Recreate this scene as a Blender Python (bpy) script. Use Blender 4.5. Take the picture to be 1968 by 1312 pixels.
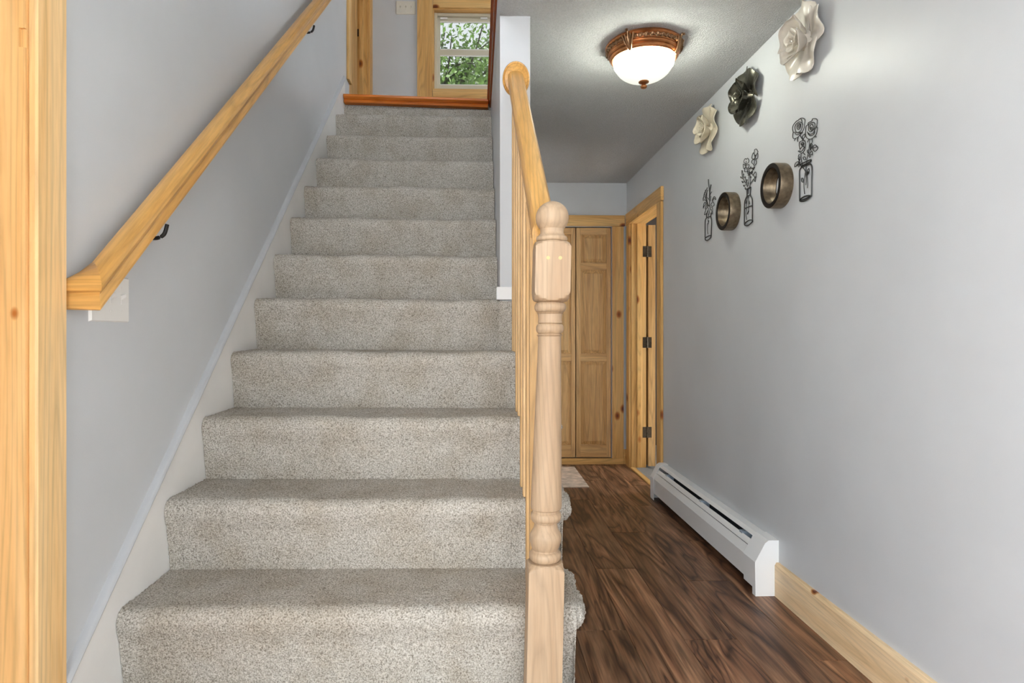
import bpy, bmesh, math, random
import numpy as np
from mathutils import Vector, Matrix

for o in list(bpy.data.objects):
    bpy.data.objects.remove(o)
scene = bpy.context.scene
C = scene.collection
random.seed(7)
rng = np.random.default_rng(11)

# ------------------------------------------------------------------ camera
F_PX, CAM_Z, YAW = 1200.0, 1.10, math.radians(1.6)
PPX, PPY = 951.5, 642.0            # principal point in the 1968x1312 frame
cam_d = bpy.data.cameras.new('camera')
cam = bpy.data.objects.new('camera', cam_d)
C.objects.link(cam)
cam.location = (0, 0, CAM_Z)
cam.rotation_euler = (math.radians(90), 0, -YAW)
cam_d.sensor_width = 36
cam_d.lens = 36 * F_PX / 1968
cam_d.shift_x = (984 - PPX) / 1968
cam_d.shift_y = -(656 - PPY) / 1968
cam_d.clip_start = 0.02
scene.camera = cam

# ------------------------------------------------------------------ light
SKY = 9.6
w = bpy.data.worlds.new('sky'); scene.world = w
w.use_nodes = True
bg = w.node_tree.nodes['Background']
bg.inputs[0].default_value = (0.90, 0.955, 1.0, 1)
bg.inputs[1].default_value = SKY
sun_d = bpy.data.lights.new('sun', 'SUN')
sun_d.energy = 42; sun_d.angle = math.radians(0.6); sun_d.color = (1.0, 0.985, 0.965)
sun = bpy.data.objects.new('sun', sun_d); C.objects.link(sun)
sun.rotation_euler = Vector((-0.62, -0.03, -0.78)).to_track_quat('-Z', 'Y').to_euler()

def portal(name, loc, inward, sx, sy):
    l = bpy.data.lights.new(name, 'AREA')
    l.shape = 'RECTANGLE'; l.size = sx; l.size_y = sy
    l.cycles.is_portal = True
    o = bpy.data.objects.new(name, l); C.objects.link(o)
    o.location = loc; o.rotation_euler = Vector(inward).to_track_quat('-Z', 'Y').to_euler()
    return o
# made-up living room behind the camera: unseen openings placed and sized to spread daylight
FRONT_Y, RX = -3.6, 3.4
D1 = (0.42, 1.295, 0.0, 2.07)             # left wall doorway, shut by an added unseen leaf (its far jamb shows at the photo's edge)
FRONT_LIGHT_HOLES = [(-3.1, -1.2, 0.25, 2.25), (0.40, 1.15, 0.1, 2.2), (2.1, 3.0, 0.8, 2.1), (-2.9, -0.5, 3.0, 4.7)]
LEFT_LIGHT_HOLES = [(-3.35, 0.1, 0.05, 2.45), (-2.9, -0.6, 3.0, 4.7)]
RIGHT_LIGHT_HOLES = [(-3.1, -0.6, 0.5, 2.2)]
SIDE_ROOM_LIGHT_HOLES = [(4.0, 5.0, 0.6, 2.0)]  # unseen opening added in the side room to brighten the far hall
UP_LIGHT_HOLES = [(3.0, 4.2, 3.6, 4.5)]          # unseen opening upstairs on the right, added to brighten the upper walls
for i, (x0, x1, z0, z1) in enumerate(FRONT_LIGHT_HOLES):
    portal('front_light_portal', ((x0 + x1) / 2, FRONT_Y - 0.13, (z0 + z1) / 2), (0, 1, 0), x1 - x0, z1 - z0)
for X_, d_, light_holes in ((-RX - 0.13, 1, LEFT_LIGHT_HOLES), (RX + 0.13, -1, RIGHT_LIGHT_HOLES), (3.31, -1, SIDE_ROOM_LIGHT_HOLES), (RX + 0.13, -1, UP_LIGHT_HOLES)):
    for (y0, y1, z0, z1) in light_holes:
        portal('side_light_portal', (X_, (y0 + y1) / 2, (z0 + z1) / 2), (d_, 0, 0), y1 - y0, z1 - z0)

scene.view_settings.view_transform = 'Standard'
scene.view_settings.look = 'None'
scene.view_settings.exposure = 0.38
scene.view_settings.gamma = 1.0
scene.view_settings.use_curve_mapping = False

# ------------------------------------------------------------------ pixel helpers (photo pixel -> point on a known plane)
_c, _s = math.cos(YAW), math.sin(YAW)
def _ray(px, py):
    a = (px - PPX) / F_PX; b = (PPY - py) / F_PX
    return (a * _c + _s, -a * _s + _c, b)
def onX(px, py, X):
    d = _ray(px, py); k = X / d[0]
    return Vector((X, k * d[1], CAM_Z + k * d[2]))
def onY(px, py, Y):
    d = _ray(px, py); k = Y / d[1]
    return Vector((k * d[0], Y, CAM_Z + k * d[2]))

# ------------------------------------------------------------------ object helpers
ROOT = {}
def tag(o, label=None, cat=None, group=None, kind=None):
    if label: o['label'] = label
    if cat: o['category'] = cat
    if group: o['group'] = group
    if kind: o['kind'] = kind
    return o
def thing(name, loc, label=None, cat=None, group=None, kind=None):
    o = bpy.data.objects.new(name, None); C.objects.link(o)
    o.empty_display_size = 0.05
    o.location = loc
    ROOT[o.name] = Vector(loc)
    return tag(o, label, cat, group, kind)
def mk(name, verts, faces, m, parent=None, smooth=False, sharp=None, kind=None):
    """one mesh object; verts are given in world space"""
    v = np.asarray([tuple(p) for p in verts], dtype=np.float64) if not isinstance(verts, np.ndarray) else verts
    base = ROOT[parent.name] if parent is not None else None
    if base is not None:
        v = v - np.array(base)
    me = bpy.data.meshes.new(name)
    me.from_pydata(v.tolist(), [], faces if isinstance(faces, list) else faces.tolist())
    me.materials.append(m)
    if smooth:
        me.polygons.foreach_set('use_smooth', [True] * len(me.polygons))
        if sharp: me.set_sharp_from_angle(angle=math.radians(sharp))
    me.update()
    o = bpy.data.objects.new(name, me); C.objects.link(o)
    if parent is not None:
        o.parent = parent
        ROOT[o.name] = base
    if kind: o['kind'] = kind
    return o

class MB:
    """collects shapes for ONE mesh"""
    def __init__(s): s.v = []; s.f = []
    def add(s, vs, fs):
        n = len(s.v); s.v += [tuple(p) for p in vs]; s.f += [[i + n for i in f] for f in fs]; return s
    def box(s, x0, x1, y0, y1, z0, z1):
        return s.add([(x, y, z) for x in (x0, x1) for y in (y0, y1) for z in (z0, z1)],
                     [[0, 1, 3, 2], [4, 6, 7, 5], [0, 4, 5, 1], [2, 3, 7, 6], [0, 2, 6, 4], [1, 5, 7, 3]])
    def prism(s, poly, axis, a0, a1):
        """poly in the two other axes (in xyz order), extruded along axis"""
        n = len(poly)
        def P(p, a):
            return {'X': (a, p[0], p[1]), 'Y': (p[0], a, p[1]), 'Z': (p[0], p[1], a)}[axis]
        vs = [P(p, a0) for p in poly] + [P(p, a1) for p in poly]
        fs = [[i, (i + 1) % n, n + (i + 1) % n, n + i] for i in range(n)] + [list(range(n))[::-1], list(range(n, 2 * n))]
        return s.add(vs, fs)
    def lathe(s, prof, c, seg=32, cap=True, axis='Z'):
        n = len(prof); vs = []
        for r, h in prof:
            for k in range(seg):
                a = 2 * math.pi * k / seg
                if axis == 'Z': vs.append((c[0] + r * math.cos(a), c[1] + r * math.sin(a), c[2] + h))
                elif axis == 'X': vs.append((c[0] + h, c[1] + r * math.cos(a), c[2] + r * math.sin(a)))
                else: vs.append((c[0] + r * math.cos(a), c[1] + h, c[2] + r * math.sin(a)))
        fs = [[i * seg + k, i * seg + (k + 1) % seg, (i + 1) * seg + (k + 1) % seg, (i + 1) * seg + k] for i in range(n - 1) for k in range(seg)]
        if cap: fs += [list(range(seg))[::-1], [(n - 1) * seg + k for k in range(seg)]]
        return s.add(vs, fs)
    def tube(s, pts, r, seg=6, closed=False):
        pts = [Vector(p) for p in pts]; n = len(pts)
        if n < 2: return s
        vs = []
        for i, p in enumerate(pts):
            t = (pts[min(i + 1, n - 1)] - pts[max(i - 1, 0)])
            if t.length < 1e-9: t = Vector((0, 0, 1))
            t.normalize()
            ref = Vector((1, 0, 0)) if abs(t.x) < 0.9 else Vector((0, 0, 1))
            a = t.cross(ref).normalized(); b = t.cross(a)
            rr = r[i] if isinstance(r, (list, tuple)) else r
            for k in range(seg):
                an = 2 * math.pi * k / seg
                vs.append(p + (a * math.cos(an) + b * math.sin(an)) * rr)
        fs = [[i * seg + k, i * seg + (k + 1) % seg, (i + 1) * seg + (k + 1) % seg, (i + 1) * seg + k] for i in range(n - 1) for k in range(seg)]
        fs += [list(range(seg))[::-1], [(n - 1) * seg + k for k in range(seg)]]
        return s.add(vs, fs)
    def build(s, name, m, parent=None, smooth=False, sharp=35, bevel=0.0, kind=None, segs=1):
        if bevel:
            bm = bmesh.new()
            bv = [bm.verts.new(v) for v in s.v]
            for f in s.f:
                try: bm.faces.new([bv[i] for i in f])
                except ValueError: pass
            bmesh.ops.recalc_face_normals(bm, faces=bm.faces)
            ed = [e for e in bm.edges if len(e.link_faces) == 2 and e.calc_face_angle(0) > 0.5]
            bmesh.ops.bevel(bm, geom=ed, offset=bevel, segments=segs, affect='EDGES', profile=0.5)
            bm.verts.index_update()
            vs = [tuple(v.co) for v in bm.verts]; fs = [[v.index for v in f.verts] for f in bm.faces]
            bm.free()
            return mk(name, vs, fs, m, parent, smooth, sharp, kind)
        return mk(name, s.v, s.f, m, parent, smooth, sharp, kind)

def smooth_line(pts, n=4, closed=False):
    """Catmull-Rom through 2D/3D points"""
    P = [Vector(p) for p in pts]; out = []
    N = len(P)
    if N < 3: return P
    for i in range(N - 1):
        p0 = P[i - 1] if i else P[0]; p1 = P[i]; p2 = P[i + 1]; p3 = P[i + 2] if i + 2 < N else P[-1]
        for k in range(n):
            t = k / n
            out.append(0.5 * ((2 * p1) + (p2 - p0) * t + (2 * p0 - 5 * p1 + 4 * p2 - p3) * t * t + (3 * p1 - p0 - 3 * p2 + p3) * t ** 3))
    out.append(P[-1])
    return out

# ------------------------------------------------------------------ materials
def new_mat(name):
    m = bpy.data.materials.new(name); m.use_nodes = True
    nt = m.node_tree
    return m, nt, nt.nodes, nt.links, nt.nodes['Principled BSDF']
def ramp(ns, stops):
    r = ns.new('ShaderNodeValToRGB')
    e = r.color_ramp.elements
    while len(e) < len(stops): e.new(0.5)
    for el, (p, c) in zip(e, stops):
        el.position = p; el.color = (*c, 1)
    return r
def coords(nt, scale=(1, 1, 1), rot=(0, 0, 0), rand=0.0):
    ns, ln = nt.nodes, nt.links
    tc = ns.new('ShaderNodeTexCoord')
    src = tc.outputs['Object']
    if rand:
        oi = ns.new('ShaderNodeObjectInfo')
        mu = ns.new('ShaderNodeVectorMath'); mu.operation = 'SCALE'
        cb = ns.new('ShaderNodeCombineXYZ')
        m2 = ns.new('ShaderNodeMath'); m2.operation = 'MULTIPLY'; m2.inputs[1].default_value = 7.31
        fr = ns.new('ShaderNodeMath'); fr.operation = 'FRACT'
        ln.new(oi.outputs['Random'], m2.inputs[0]); ln.new(m2.outputs[0], fr.inputs[0])
        ln.new(oi.outputs['Random'], cb.inputs[0]); ln.new(fr.outputs[0], cb.inputs[1]); ln.new(oi.outputs['Random'], cb.inputs[2])
        ln.new(cb.outputs[0], mu.inputs[0]); mu.inputs['Scale'].default_value = rand
        ad = ns.new('ShaderNodeVectorMath'); ad.operation = 'ADD'
        ln.new(src, ad.inputs[0]); ln.new(mu.outputs[0], ad.inputs[1]); src = ad.outputs[0]
    if any(rot):
        mr = ns.new('ShaderNodeMapping'); mr.inputs['Rotation'].default_value = rot
        ln.new(src, mr.inputs['Vector']); src = mr.outputs[0]
    mp = ns.new('ShaderNodeMapping'); mp.inputs['Scale'].default_value = scale
    ln.new(src, mp.inputs['Vector'])
    return mp.outputs[0], src
def plain(name, col, rough=0.5, metal=0.0, spec=0.5, noise=0.0, nscale=40, bump=0.0, bscale=200):
    m, nt, ns, ln, b = new_mat(name)
    b.inputs['Roughness'].default_value = rough; b.inputs['Metallic'].default_value = metal
    b.inputs['Specular IOR Level'].default_value = spec
    vec, _ = coords(nt)
    n = ns.new('ShaderNodeTexNoise'); n.inputs['Scale'].default_value = nscale; n.inputs['Detail'].default_value = 4
    ln.new(vec, n.inputs['Vector'])
    k = noise
    r = ramp(ns, [(0.3, tuple(c * (1 - k) for c in col)), (0.7, tuple(min(1, c * (1 + k)) for c in col))])
    ln.new(n.outputs[0], r.inputs[0]); ln.new(r.outputs[0], b.inputs['Base Color'])
    if bump:
        n2 = ns.new('ShaderNodeTexNoise'); n2.inputs['Scale'].default_value = bscale; n2.inputs['Detail'].default_value = 3
        ln.new(vec, n2.inputs['Vector'])
        bp = ns.new('ShaderNodeBump'); bp.inputs['Strength'].default_value = bump; bp.inputs['Distance'].default_value = 0.003
        ln.new(n2.outputs[0], bp.inputs['Height']); ln.new(bp.outputs[0], b.inputs['Normal'])
    return m
def wood(name, light, mid, dark, axis='Z', rot=(0, 0, 0), rough=0.45, knots=0.0, line=0.5, freq=1.0, spec=0.4, rand=5.0, figure=0.6):
    m, nt, ns, ln, b = new_mat(name)
    b.inputs['Roughness'].default_value = rough; b.inputs['Specular IOR Level'].default_value = spec
    st = {'X': (0.06, 1, 1), 'Y': (1, 0.06, 1), 'Z': (1, 1, 0.06)}[axis]
    vec, raw = coords(nt, st, rot, rand)
    # broad colour drift
    n1 = ns.new('ShaderNodeTexNoise'); n1.inputs['Scale'].default_value = 14 * freq; n1.inputs['Detail'].default_value = 5; n1.inputs['Distortion'].default_value = 0.6
    ln.new(vec, n1.inputs['Vector'])
    # fine fibres
    n2 = ns.new('ShaderNodeTexNoise'); n2.inputs['Scale'].default_value = 150 * freq; n2.inputs['Detail'].default_value = 4
    ln.new(vec, n2.inputs['Vector'])
    # growth rings: contour lines of a slow noise
    n3 = ns.new('ShaderNodeTexNoise'); n3.inputs['Scale'].default_value = 5 * freq; n3.inputs['Detail'].default_value = 2
    ln.new(vec, n3.inputs['Vector'])
    mm = ns.new('ShaderNodeMath'); mm.operation = 'MULTIPLY'; mm.inputs[1].default_value = 26
    ln.new(n3.outputs[0], mm.inputs[0])
    fr = ns.new('ShaderNodeMath'); fr.operation = 'FRACT'; ln.new(mm.outputs[0], fr.inputs[0])
    r1 = ramp(ns, [(0.28, dark), (0.5, mid), (0.72, light)])
    ln.new(n1.outputs[0], r1.inputs[0])
    rr = ramp(ns, [(0.0, (0.62,) * 3), (0.25, (1.0,) * 3), (0.8, (0.97,) * 3), (1.0, (0.7,) * 3)])
    ln.new(fr.outputs[0], rr.inputs[0])
    rf = ramp(ns, [(0.35, (0.78,) * 3), (0.6, (1.0,) * 3)])
    ln.new(n2.outputs[0], rf.inputs[0])
    mx = ns.new('ShaderNodeMix'); mx.data_type = 'RGBA'; mx.blend_type = 'MULTIPLY'; mx.inputs[0].default_value = figure
    ln.new(r1.outputs[0], mx.inputs[6]); ln.new(rr.outputs[0], mx.inputs[7])
    my = ns.new('ShaderNodeMix'); my.data_type = 'RGBA'; my.blend_type = 'MULTIPLY'; my.inputs[0].default_value = line
    ln.new(mx.outputs[2], my.inputs[6]); ln.new(rf.outputs[0], my.inputs[7])
    out = my.outputs[2]
    if knots:
        ks = {'X': (2.6, 4, 4), 'Y': (4, 2.6, 4), 'Z': (4, 4, 2.6)}[axis]
        mp = ns.new('ShaderNodeMapping'); mp.inputs['Scale'].default_value = ks
        ln.new(raw, mp.inputs['Vector'])
        vo = ns.new('ShaderNodeTexVoronoi'); vo.inputs['Scale'].default_value = 1.6
        ln.new(mp.outputs[0], vo.inputs['Vector'])
        rk = ramp(ns, [(0.0, (0.25, 0.07, 0.02)), (knots * 0.55, (0.16, 0.045, 0.015)), (knots, (0.55, 0.28, 0.1)), (knots * 1.6, (1, 1, 1))])
        ln.new(vo.outputs['Distance'], rk.inputs[0])
        mk_ = ns.new('ShaderNodeMix'); mk_.data_type = 'RGBA'; mk_.blend_type = 'MULTIPLY'; mk_.inputs[0].default_value = 1
        ln.new(out, mk_.inputs[6]); ln.new(rk.outputs[0], mk_.inputs[7]); out = mk_.outputs[2]
    ln.new(out, b.inputs['Base Color'])
    bp = ns.new('ShaderNodeBump'); bp.inputs['Strength'].default_value = 0.12; bp.inputs['Distance'].default_value = 0.001
    ln.new(n2.outputs[0], bp.inputs['Height']); ln.new(bp.outputs[0], b.inputs['Normal'])
    return m

M = {}
M['wall'] = plain('grey_wall_paint', (0.585, 0.597, 0.61), 0.42, noise=0.03, nscale=3, bump=0.06, bscale=260)
M['skirt'] = plain('white_skirt_paint', (0.80, 0.78, 0.75), 0.4, noise=0.03, nscale=8)
M['cap'] = plain('pale_grey_trim_paint', (0.49, 0.50, 0.515), 0.4, noise=0.03, nscale=12)
M['white_trim'] = plain('white_trim_paint', (0.85, 0.85, 0.84), 0.35)
M['plastic'] = plain('white_plastic', (0.82, 0.80, 0.76), 0.3)
M['almond'] = plain('almond_vinyl', (0.62, 0.56, 0.42), 0.35)
M['heater'] = plain('white_enamel', (0.84, 0.84, 0.83), 0.35)
M['heater_in'] = plain('heater_element_grey', (0.10, 0.11, 0.13), 0.4, metal=0.6)
M['heater_tab'] = plain('heater_bracket_steel', (0.55, 0.65, 0.75), 0.35, metal=0.5)
M['black'] = plain('black_metal', (0.012, 0.011, 0.01), 0.4)
M['dark'] = plain('closet_gap_shade', (0.02, 0.017, 0.015), 0.8)
M['hinge'] = plain('aged_bronze_hinge', (0.10, 0.075, 0.05), 0.4, metal=0.8, noise=0.3, nscale=90)
M['room_shade'] = plain('side_room_shade', (0.07, 0.055, 0.045), 0.7)  # side room shade put into the wall colour
M['slate'] = plain('grey_underlay', (0.25, 0.24, 0.23), 0.9)
PINE = ((0.82, 0.53, 0.21), (0.75, 0.43, 0.14), (0.60, 0.30, 0.075))
M['pine'] = wood('knotty_pine_upright', *PINE, axis='Z', knots=0.12)
M['pine_y'] = wood('knotty_pine_along_hall', *PINE, axis='Y', knots=0.10)
M['pine_x'] = wood('knotty_pine_across', *PINE, axis='X', knots=0.10)
M['pine_clear'] = wood('clear_pine_upright', (0.96, 0.68, 0.36), (0.92, 0.60, 0.27), (0.82, 0.46, 0.16), axis='Z', knots=0.05, freq=0.9, figure=0.45)
M['pine_pale'] = wood('pale_pine_along_hall', (0.92, 0.72, 0.47), (0.87, 0.64, 0.38), (0.76, 0.52, 0.27), axis='Y', knots=0.06, figure=0.35)
FIR = ((0.76, 0.48, 0.21), (0.68, 0.40, 0.155), (0.52, 0.27, 0.085))
M['fir'] = wood('clear_fir_upright', *FIR, axis='Z', line=0.85, freq=0.9, figure=0.7)
M['fir_x'] = wood('clear_fir_across', *FIR, axis='X', line=0.85, freq=0.9, figure=0.5)
M['oak_pale'] = wood('unfinished_oak_upright', (0.54, 0.395, 0.265), (0.485, 0.34, 0.215), (0.41, 0.265, 0.155), axis='Z', line=0.5, freq=1.2, figure=0.4, rough=0.55)
SL = math.atan(0.87)
M['oak_rail'] = wood('varnished_oak_rail', (0.80, 0.47, 0.165), (0.72, 0.39, 0.11), (0.58, 0.28, 0.065), axis='Y', rot=(-SL, 0, 0), line=0.7, freq=1.1, rough=0.3, figure=0.5)
M['oak_x'] = wood('varnished_oak_across', (0.80, 0.47, 0.165), (0.72, 0.39, 0.11), (0.58, 0.28, 0.065), axis='X', line=0.7, rough=0.3)
M['oak_bal'] = wood('oak_baluster', (0.78, 0.52, 0.27), (0.70, 0.44, 0.20), (0.56, 0.33, 0.13), axis='Z', line=0.7, figure=0.5)
M['stain_x'] = wood('orange_stained_wood_across', (0.78, 0.24, 0.03), (0.68, 0.18, 0.02), (0.45, 0.09, 0.01), axis='X', rough=0.2, line=0.4, spec=0.6)
M['stain_y'] = wood('orange_stained_wood_along', (0.40, 0.075, 0.012), (0.33, 0.055, 0.009), (0.22, 0.03, 0.006), axis='Y', rough=0.25, line=0.4)

def walnut():
    m, nt, ns, ln, b = new_mat('walnut_laminate')
    vec, raw = coords(nt, (1, 0.13, 1), rand=9.0)
    n0 = ns.new('ShaderNodeTexNoise'); n0.inputs['Scale'].default_value = 4.5; n0.inputs['Detail'].default_value = 3; n0.inputs['Distortion'].default_value = 1.2
    ln.new(vec, n0.inputs['Vector'])
    mm = ns.new('ShaderNodeMath'); mm.operation = 'MULTIPLY'; mm.inputs[1].default_value = 15; ln.new(n0.outputs[0], mm.inputs[0])
    fr = ns.new('ShaderNodeMath'); fr.operation = 'PINGPONG'; fr.inputs[1].default_value = 1.0; ln.new(mm.outputs[0], fr.inputs[0])
    v2, _ = coords(nt, (1, 0.035, 1), rand=9.0)
    n2 = ns.new('ShaderNodeTexNoise'); n2.inputs['Scale'].default_value = 110; n2.inputs['Detail'].default_value = 5; ln.new(v2, n2.inputs['Vector'])
    n3 = ns.new('ShaderNodeTexNoise'); n3.inputs['Scale'].default_value = 18; n3.inputs['Detail'].default_value = 4; n3.inputs['Distortion'].default_value = 0.8; ln.new(vec, n3.inputs['Vector'])
    r0 = ramp(ns, [(0.0, (0.075, 0.032, 0.017)), (0.22, (0.205, 0.092, 0.045)), (0.65, (0.30, 0.148, 0.076)), (1.0, (0.37, 0.20, 0.108))])
    ln.new(fr.outputs[0], r0.inputs[0])
    r3 = ramp(ns, [(0.3, (0.5,) * 3), (0.7, (1.25,) * 3)]); ln.new(n3.outputs[0], r3.inputs[0])
    r2 = ramp(ns, [(0.38, (0.5,) * 3), (0.58, (1.1,) * 3)]); ln.new(n2.outputs[0], r2.inputs[0])
    oi = ns.new('ShaderNodeObjectInfo'); ro = ramp(ns, [(0.0, (0.8,) * 3), (1.0, (1.15, 1.12, 1.1))]); ln.new(oi.outputs['Random'], ro.inputs[0])
    out = r0.outputs[0]
    for r, k in ((r3, 0.9), (r2, 0.8), (ro, 1.0)):
        mx = ns.new('ShaderNodeMix'); mx.data_type = 'RGBA'; mx.blend_type = 'MULTIPLY'; mx.inputs[0].default_value = k
        ln.new(out, mx.inputs[6]); ln.new(r.outputs[0], mx.inputs[7]); out = mx.outputs[2]
    ln.new(out, b.inputs['Base Color'])
    b.inputs['Roughness'].default_value = 0.42; b.inputs['Specular IOR Level'].default_value = 0.45
    bp = ns.new('ShaderNodeBump'); bp.inputs['Strength'].default_value = 0.2; bp.inputs['Distance'].default_value = 0.001
    ln.new(n2.outputs[0], bp.inputs['Height']); ln.new(bp.outputs[0], b.inputs['Normal'])
    return m
M['walnut'] = walnut()

def popcorn():
    m, nt, ns, ln, b = new_mat('popcorn_ceiling')
    b.inputs['Base Color'].default_value = (0.74, 0.73, 0.71, 1); b.inputs['Roughness'].default_value = 0.9
    vec, _ = coords(nt)
    n = ns.new('ShaderNodeTexNoise'); n.inputs['Scale'].default_value = 150; n.inputs['Detail'].default_value = 4; n.inputs['Roughness'].default_value = 0.65
    ln.new(vec, n.inputs['Vector'])
    r = ramp(ns, [(0.4, (0, 0, 0)), (0.65, (1, 1, 1))]); ln.new(n.outputs[0], r.inputs[0])
    bp = ns.new('ShaderNodeBump'); bp.inputs['Strength'].default_value = 1.0; bp.inputs['Distance'].default_value = 0.010
    ln.new(r.outputs[0], bp.inputs['Height']); ln.new(bp.outputs[0], b.inputs['Normal'])
    rc = ramp(ns, [(0.3, (0.73, 0.73, 0.725)), (0.7, (0.89, 0.89, 0.885))]); ln.new(n.outputs[0], rc.inputs[0]); ln.new(rc.outputs[0], b.inputs['Base Color'])
    return m
M['popcorn'] = popcorn()

def carpet(name, dark, mid, light, patch):
    m, nt, ns, ln, b = new_mat(name)
    vec, _ = coords(nt)
    n = ns.new('ShaderNodeTexNoise'); n.inputs['Scale'].default_value = 240; n.inputs['Detail'].default_value = 3; n.inputs['Roughness'].default_value = 0.7
    ln.new(vec, n.inputs['Vector'])
    r = ramp(ns, [(0.33, dark), (0.48, mid), (0.64, light)]); ln.new(n.outputs[0], r.inputs[0])
    n2 = ns.new('ShaderNodeTexNoise'); n2.inputs['Scale'].default_value = 9; n2.inputs['Detail'].default_value = 3; ln.new(vec, n2.inputs['Vector'])
    r2 = ramp(ns, [(0.35, (0.88, 0.85, 0.81)), (0.6, (1, 1, 1))]); ln.new(n2.outputs[0], r2.inputs[0])
    mx = ns.new('ShaderNodeMix'); mx.data_type = 'RGBA'; mx.blend_type = 'MULTIPLY'; mx.inputs[0].default_value = patch
    ln.new(r.outputs[0], mx.inputs[6]); ln.new(r2.outputs[0], mx.inputs[7]); ln.new(mx.outputs[2], b.inputs['Base Color'])
    b.inputs['Roughness'].default_value = 0.95; b.inputs['Specular IOR Level'].default_value = 0.1
    bp = ns.new('ShaderNodeBump'); bp.inputs['Strength'].default_value = 0.7; bp.inputs['Distance'].default_value = 0.005
    ln.new(n.outputs[0], bp.inputs['Height']); ln.new(bp.outputs[0], b.inputs['Normal'])
    return m
M['carpet'] = carpet('beige_grey_carpet', (0.19, 0.165, 0.135), (0.46, 0.425, 0.37), (0.68, 0.645, 0.585), 1.0)
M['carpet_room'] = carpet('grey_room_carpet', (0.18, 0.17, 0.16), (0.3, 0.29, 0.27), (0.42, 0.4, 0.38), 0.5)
M['mat'] = plain('beige_mottled_mat', (0.60, 0.47, 0.36), 0.9, noise=0.3, nscale=16, bump=0.3)
M['copper'] = plain('antique_copper', (0.50, 0.20, 0.075), 0.33, metal=0.85, noise=0.45, nscale=14)
M['bronze_leaf'] = plain('antique_bronze_leaf', (0.30, 0.17, 0.09), 0.3, metal=0.85, noise=0.3, nscale=60)
M['cream_rose'] = plain('cream_glazed_ceramic', (0.60, 0.55, 0.48), 0.28, noise=0.06, nscale=20)
M['ivory_rose'] = plain('ivory_glazed_ceramic', (0.62, 0.55, 0.42), 0.3, noise=0.06, nscale=20)
M['pewter_rose'] = plain('dark_pewter_glaze', (0.11, 0.105, 0.08), 0.27, metal=0.7, noise=0.35, nscale=25)
M['mirror_rim'] = plain('brushed_bronze_rim', (0.19, 0.145, 0.095), 0.4, metal=0.75, noise=0.3, nscale=60)
M['mirror_face'] = plain('dark_bronze_face', (0.012, 0.009, 0.007), 0.5, spec=0.15)
M['mirror'] = plain('mirror_glass', (0.82, 0.82, 0.80), 0.02, metal=1.0)
M['bark'] = plain('tree_bark', (0.10, 0.085, 0.07), 0.9, noise=0.4, nscale=30)
M['leaf'] = plain('green_leaves', (0.22, 0.36, 0.09), 0.5, noise=0.75, nscale=1.7)
M['bounce_ground'] = plain('pale_bounce_ground', (0.56, 0.565, 0.57), 0.9, noise=0.08, nscale=3)  # unseen ground made pale to bounce daylight up to the ceilings
M['steel_strike'] = plain('black_strike_plate', (0.015, 0.013, 0.012), 0.35, metal=0.6)

def glass_mat(name, tint, refl):
    m, nt, ns, ln, b = new_mat(name)
    ns.remove(b)
    t = ns.new('ShaderNodeBsdfTransparent'); t.inputs[0].default_value = (*tint, 1)
    g = ns.new('ShaderNodeBsdfGlossy'); g.inputs['Roughness'].default_value = 0.02
    mx = ns.new('ShaderNodeMixShader'); mx.inputs[0].default_value = refl
    ln.new(t.outputs[0], mx.inputs[1]); ln.new(g.outputs[0], mx.inputs[2])
    ln.new(mx.outputs[0], ns['Material Output'].inputs[0])
    return m
M['pane'] = glass_mat('outdoor_dimming_glass', (0.27, 0.27, 0.27), 0.03)  # grey tint added to dim the over-bright outdoors behind the pane
M['pane_clear'] = glass_mat('clear_window_glass', (0.95, 0.95, 0.95), 0.03)

def lamp_glass():
    """frosted glass lit from inside, with wheel-cut lines that let less light through"""
    m, nt, ns, ln, b = new_mat('lit_cut_glass')
    b.inputs['Base Color'].default_value = (0.8, 0.82, 0.76, 1); b.inputs['Roughness'].default_value = 0.25
    tc = ns.new('ShaderNodeTexCoord'); sp_ = ns.new('ShaderNodeSeparateXYZ'); ln.new(tc.outputs['Object'], sp_.inputs[0])
    def math_(op, a, b2=None):
        n = ns.new('ShaderNodeMath'); n.operation = op
        for i, v in enumerate((a, b2)):
            if v is None: continue
            if isinstance(v, (int, float)): n.inputs[i].default_value = v
            else: ln.new(v, n.inputs[i])
        return n.outputs[0]
    ang = math_('ARCTAN2', sp_.outputs[1], sp_.outputs[0])
    comb = math_('ABSOLUTE', math_('SINE', math_('MULTIPLY', ang, 30.0)))
    fan = math_('COSINE', math_('MULTIPLY', ang, 8.0))
    line = math_('LESS_THAN', comb, 0.24)
    band = math_('MULTIPLY', math_('LESS_THAN', sp_.outputs[2], -0.09), math_('GREATER_THAN', math_('ADD', sp_.outputs[2], math_('MULTIPLY', fan, 0.012)), -0.152))
    k = math_('MULTIPLY', math_('MULTIPLY', line, band), math_('GREATER_THAN', fan, -0.35))
    depth = math_('MULTIPLY', math_('ADD', sp_.outputs[2], 0.16), 2.2)
    hot = ns.new('ShaderNodeMapRange'); hot.interpolation_type = 'SMOOTHERSTEP'
    hot.inputs['From Min'].default_value = -0.112; hot.inputs['From Max'].default_value = -0.080
    hot.inputs['To Min'].default_value = 0.0; hot.inputs['To Max'].default_value = 85.0  # hot upper band of emission in place of bulbs
    ln.new(sp_.outputs[2], hot.inputs['Value'])
    st_ = math_('ADD', math_('SUBTRACT', 0.62, math_('MULTIPLY', k, 0.34)), hot.outputs[0])
    b.inputs['Emission Color'].default_value = (0.96, 1.0, 0.88, 1)
    ln.new(st_, b.inputs['Emission Strength'])
    return m
M['lamp_glass'] = lamp_glass()

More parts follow.
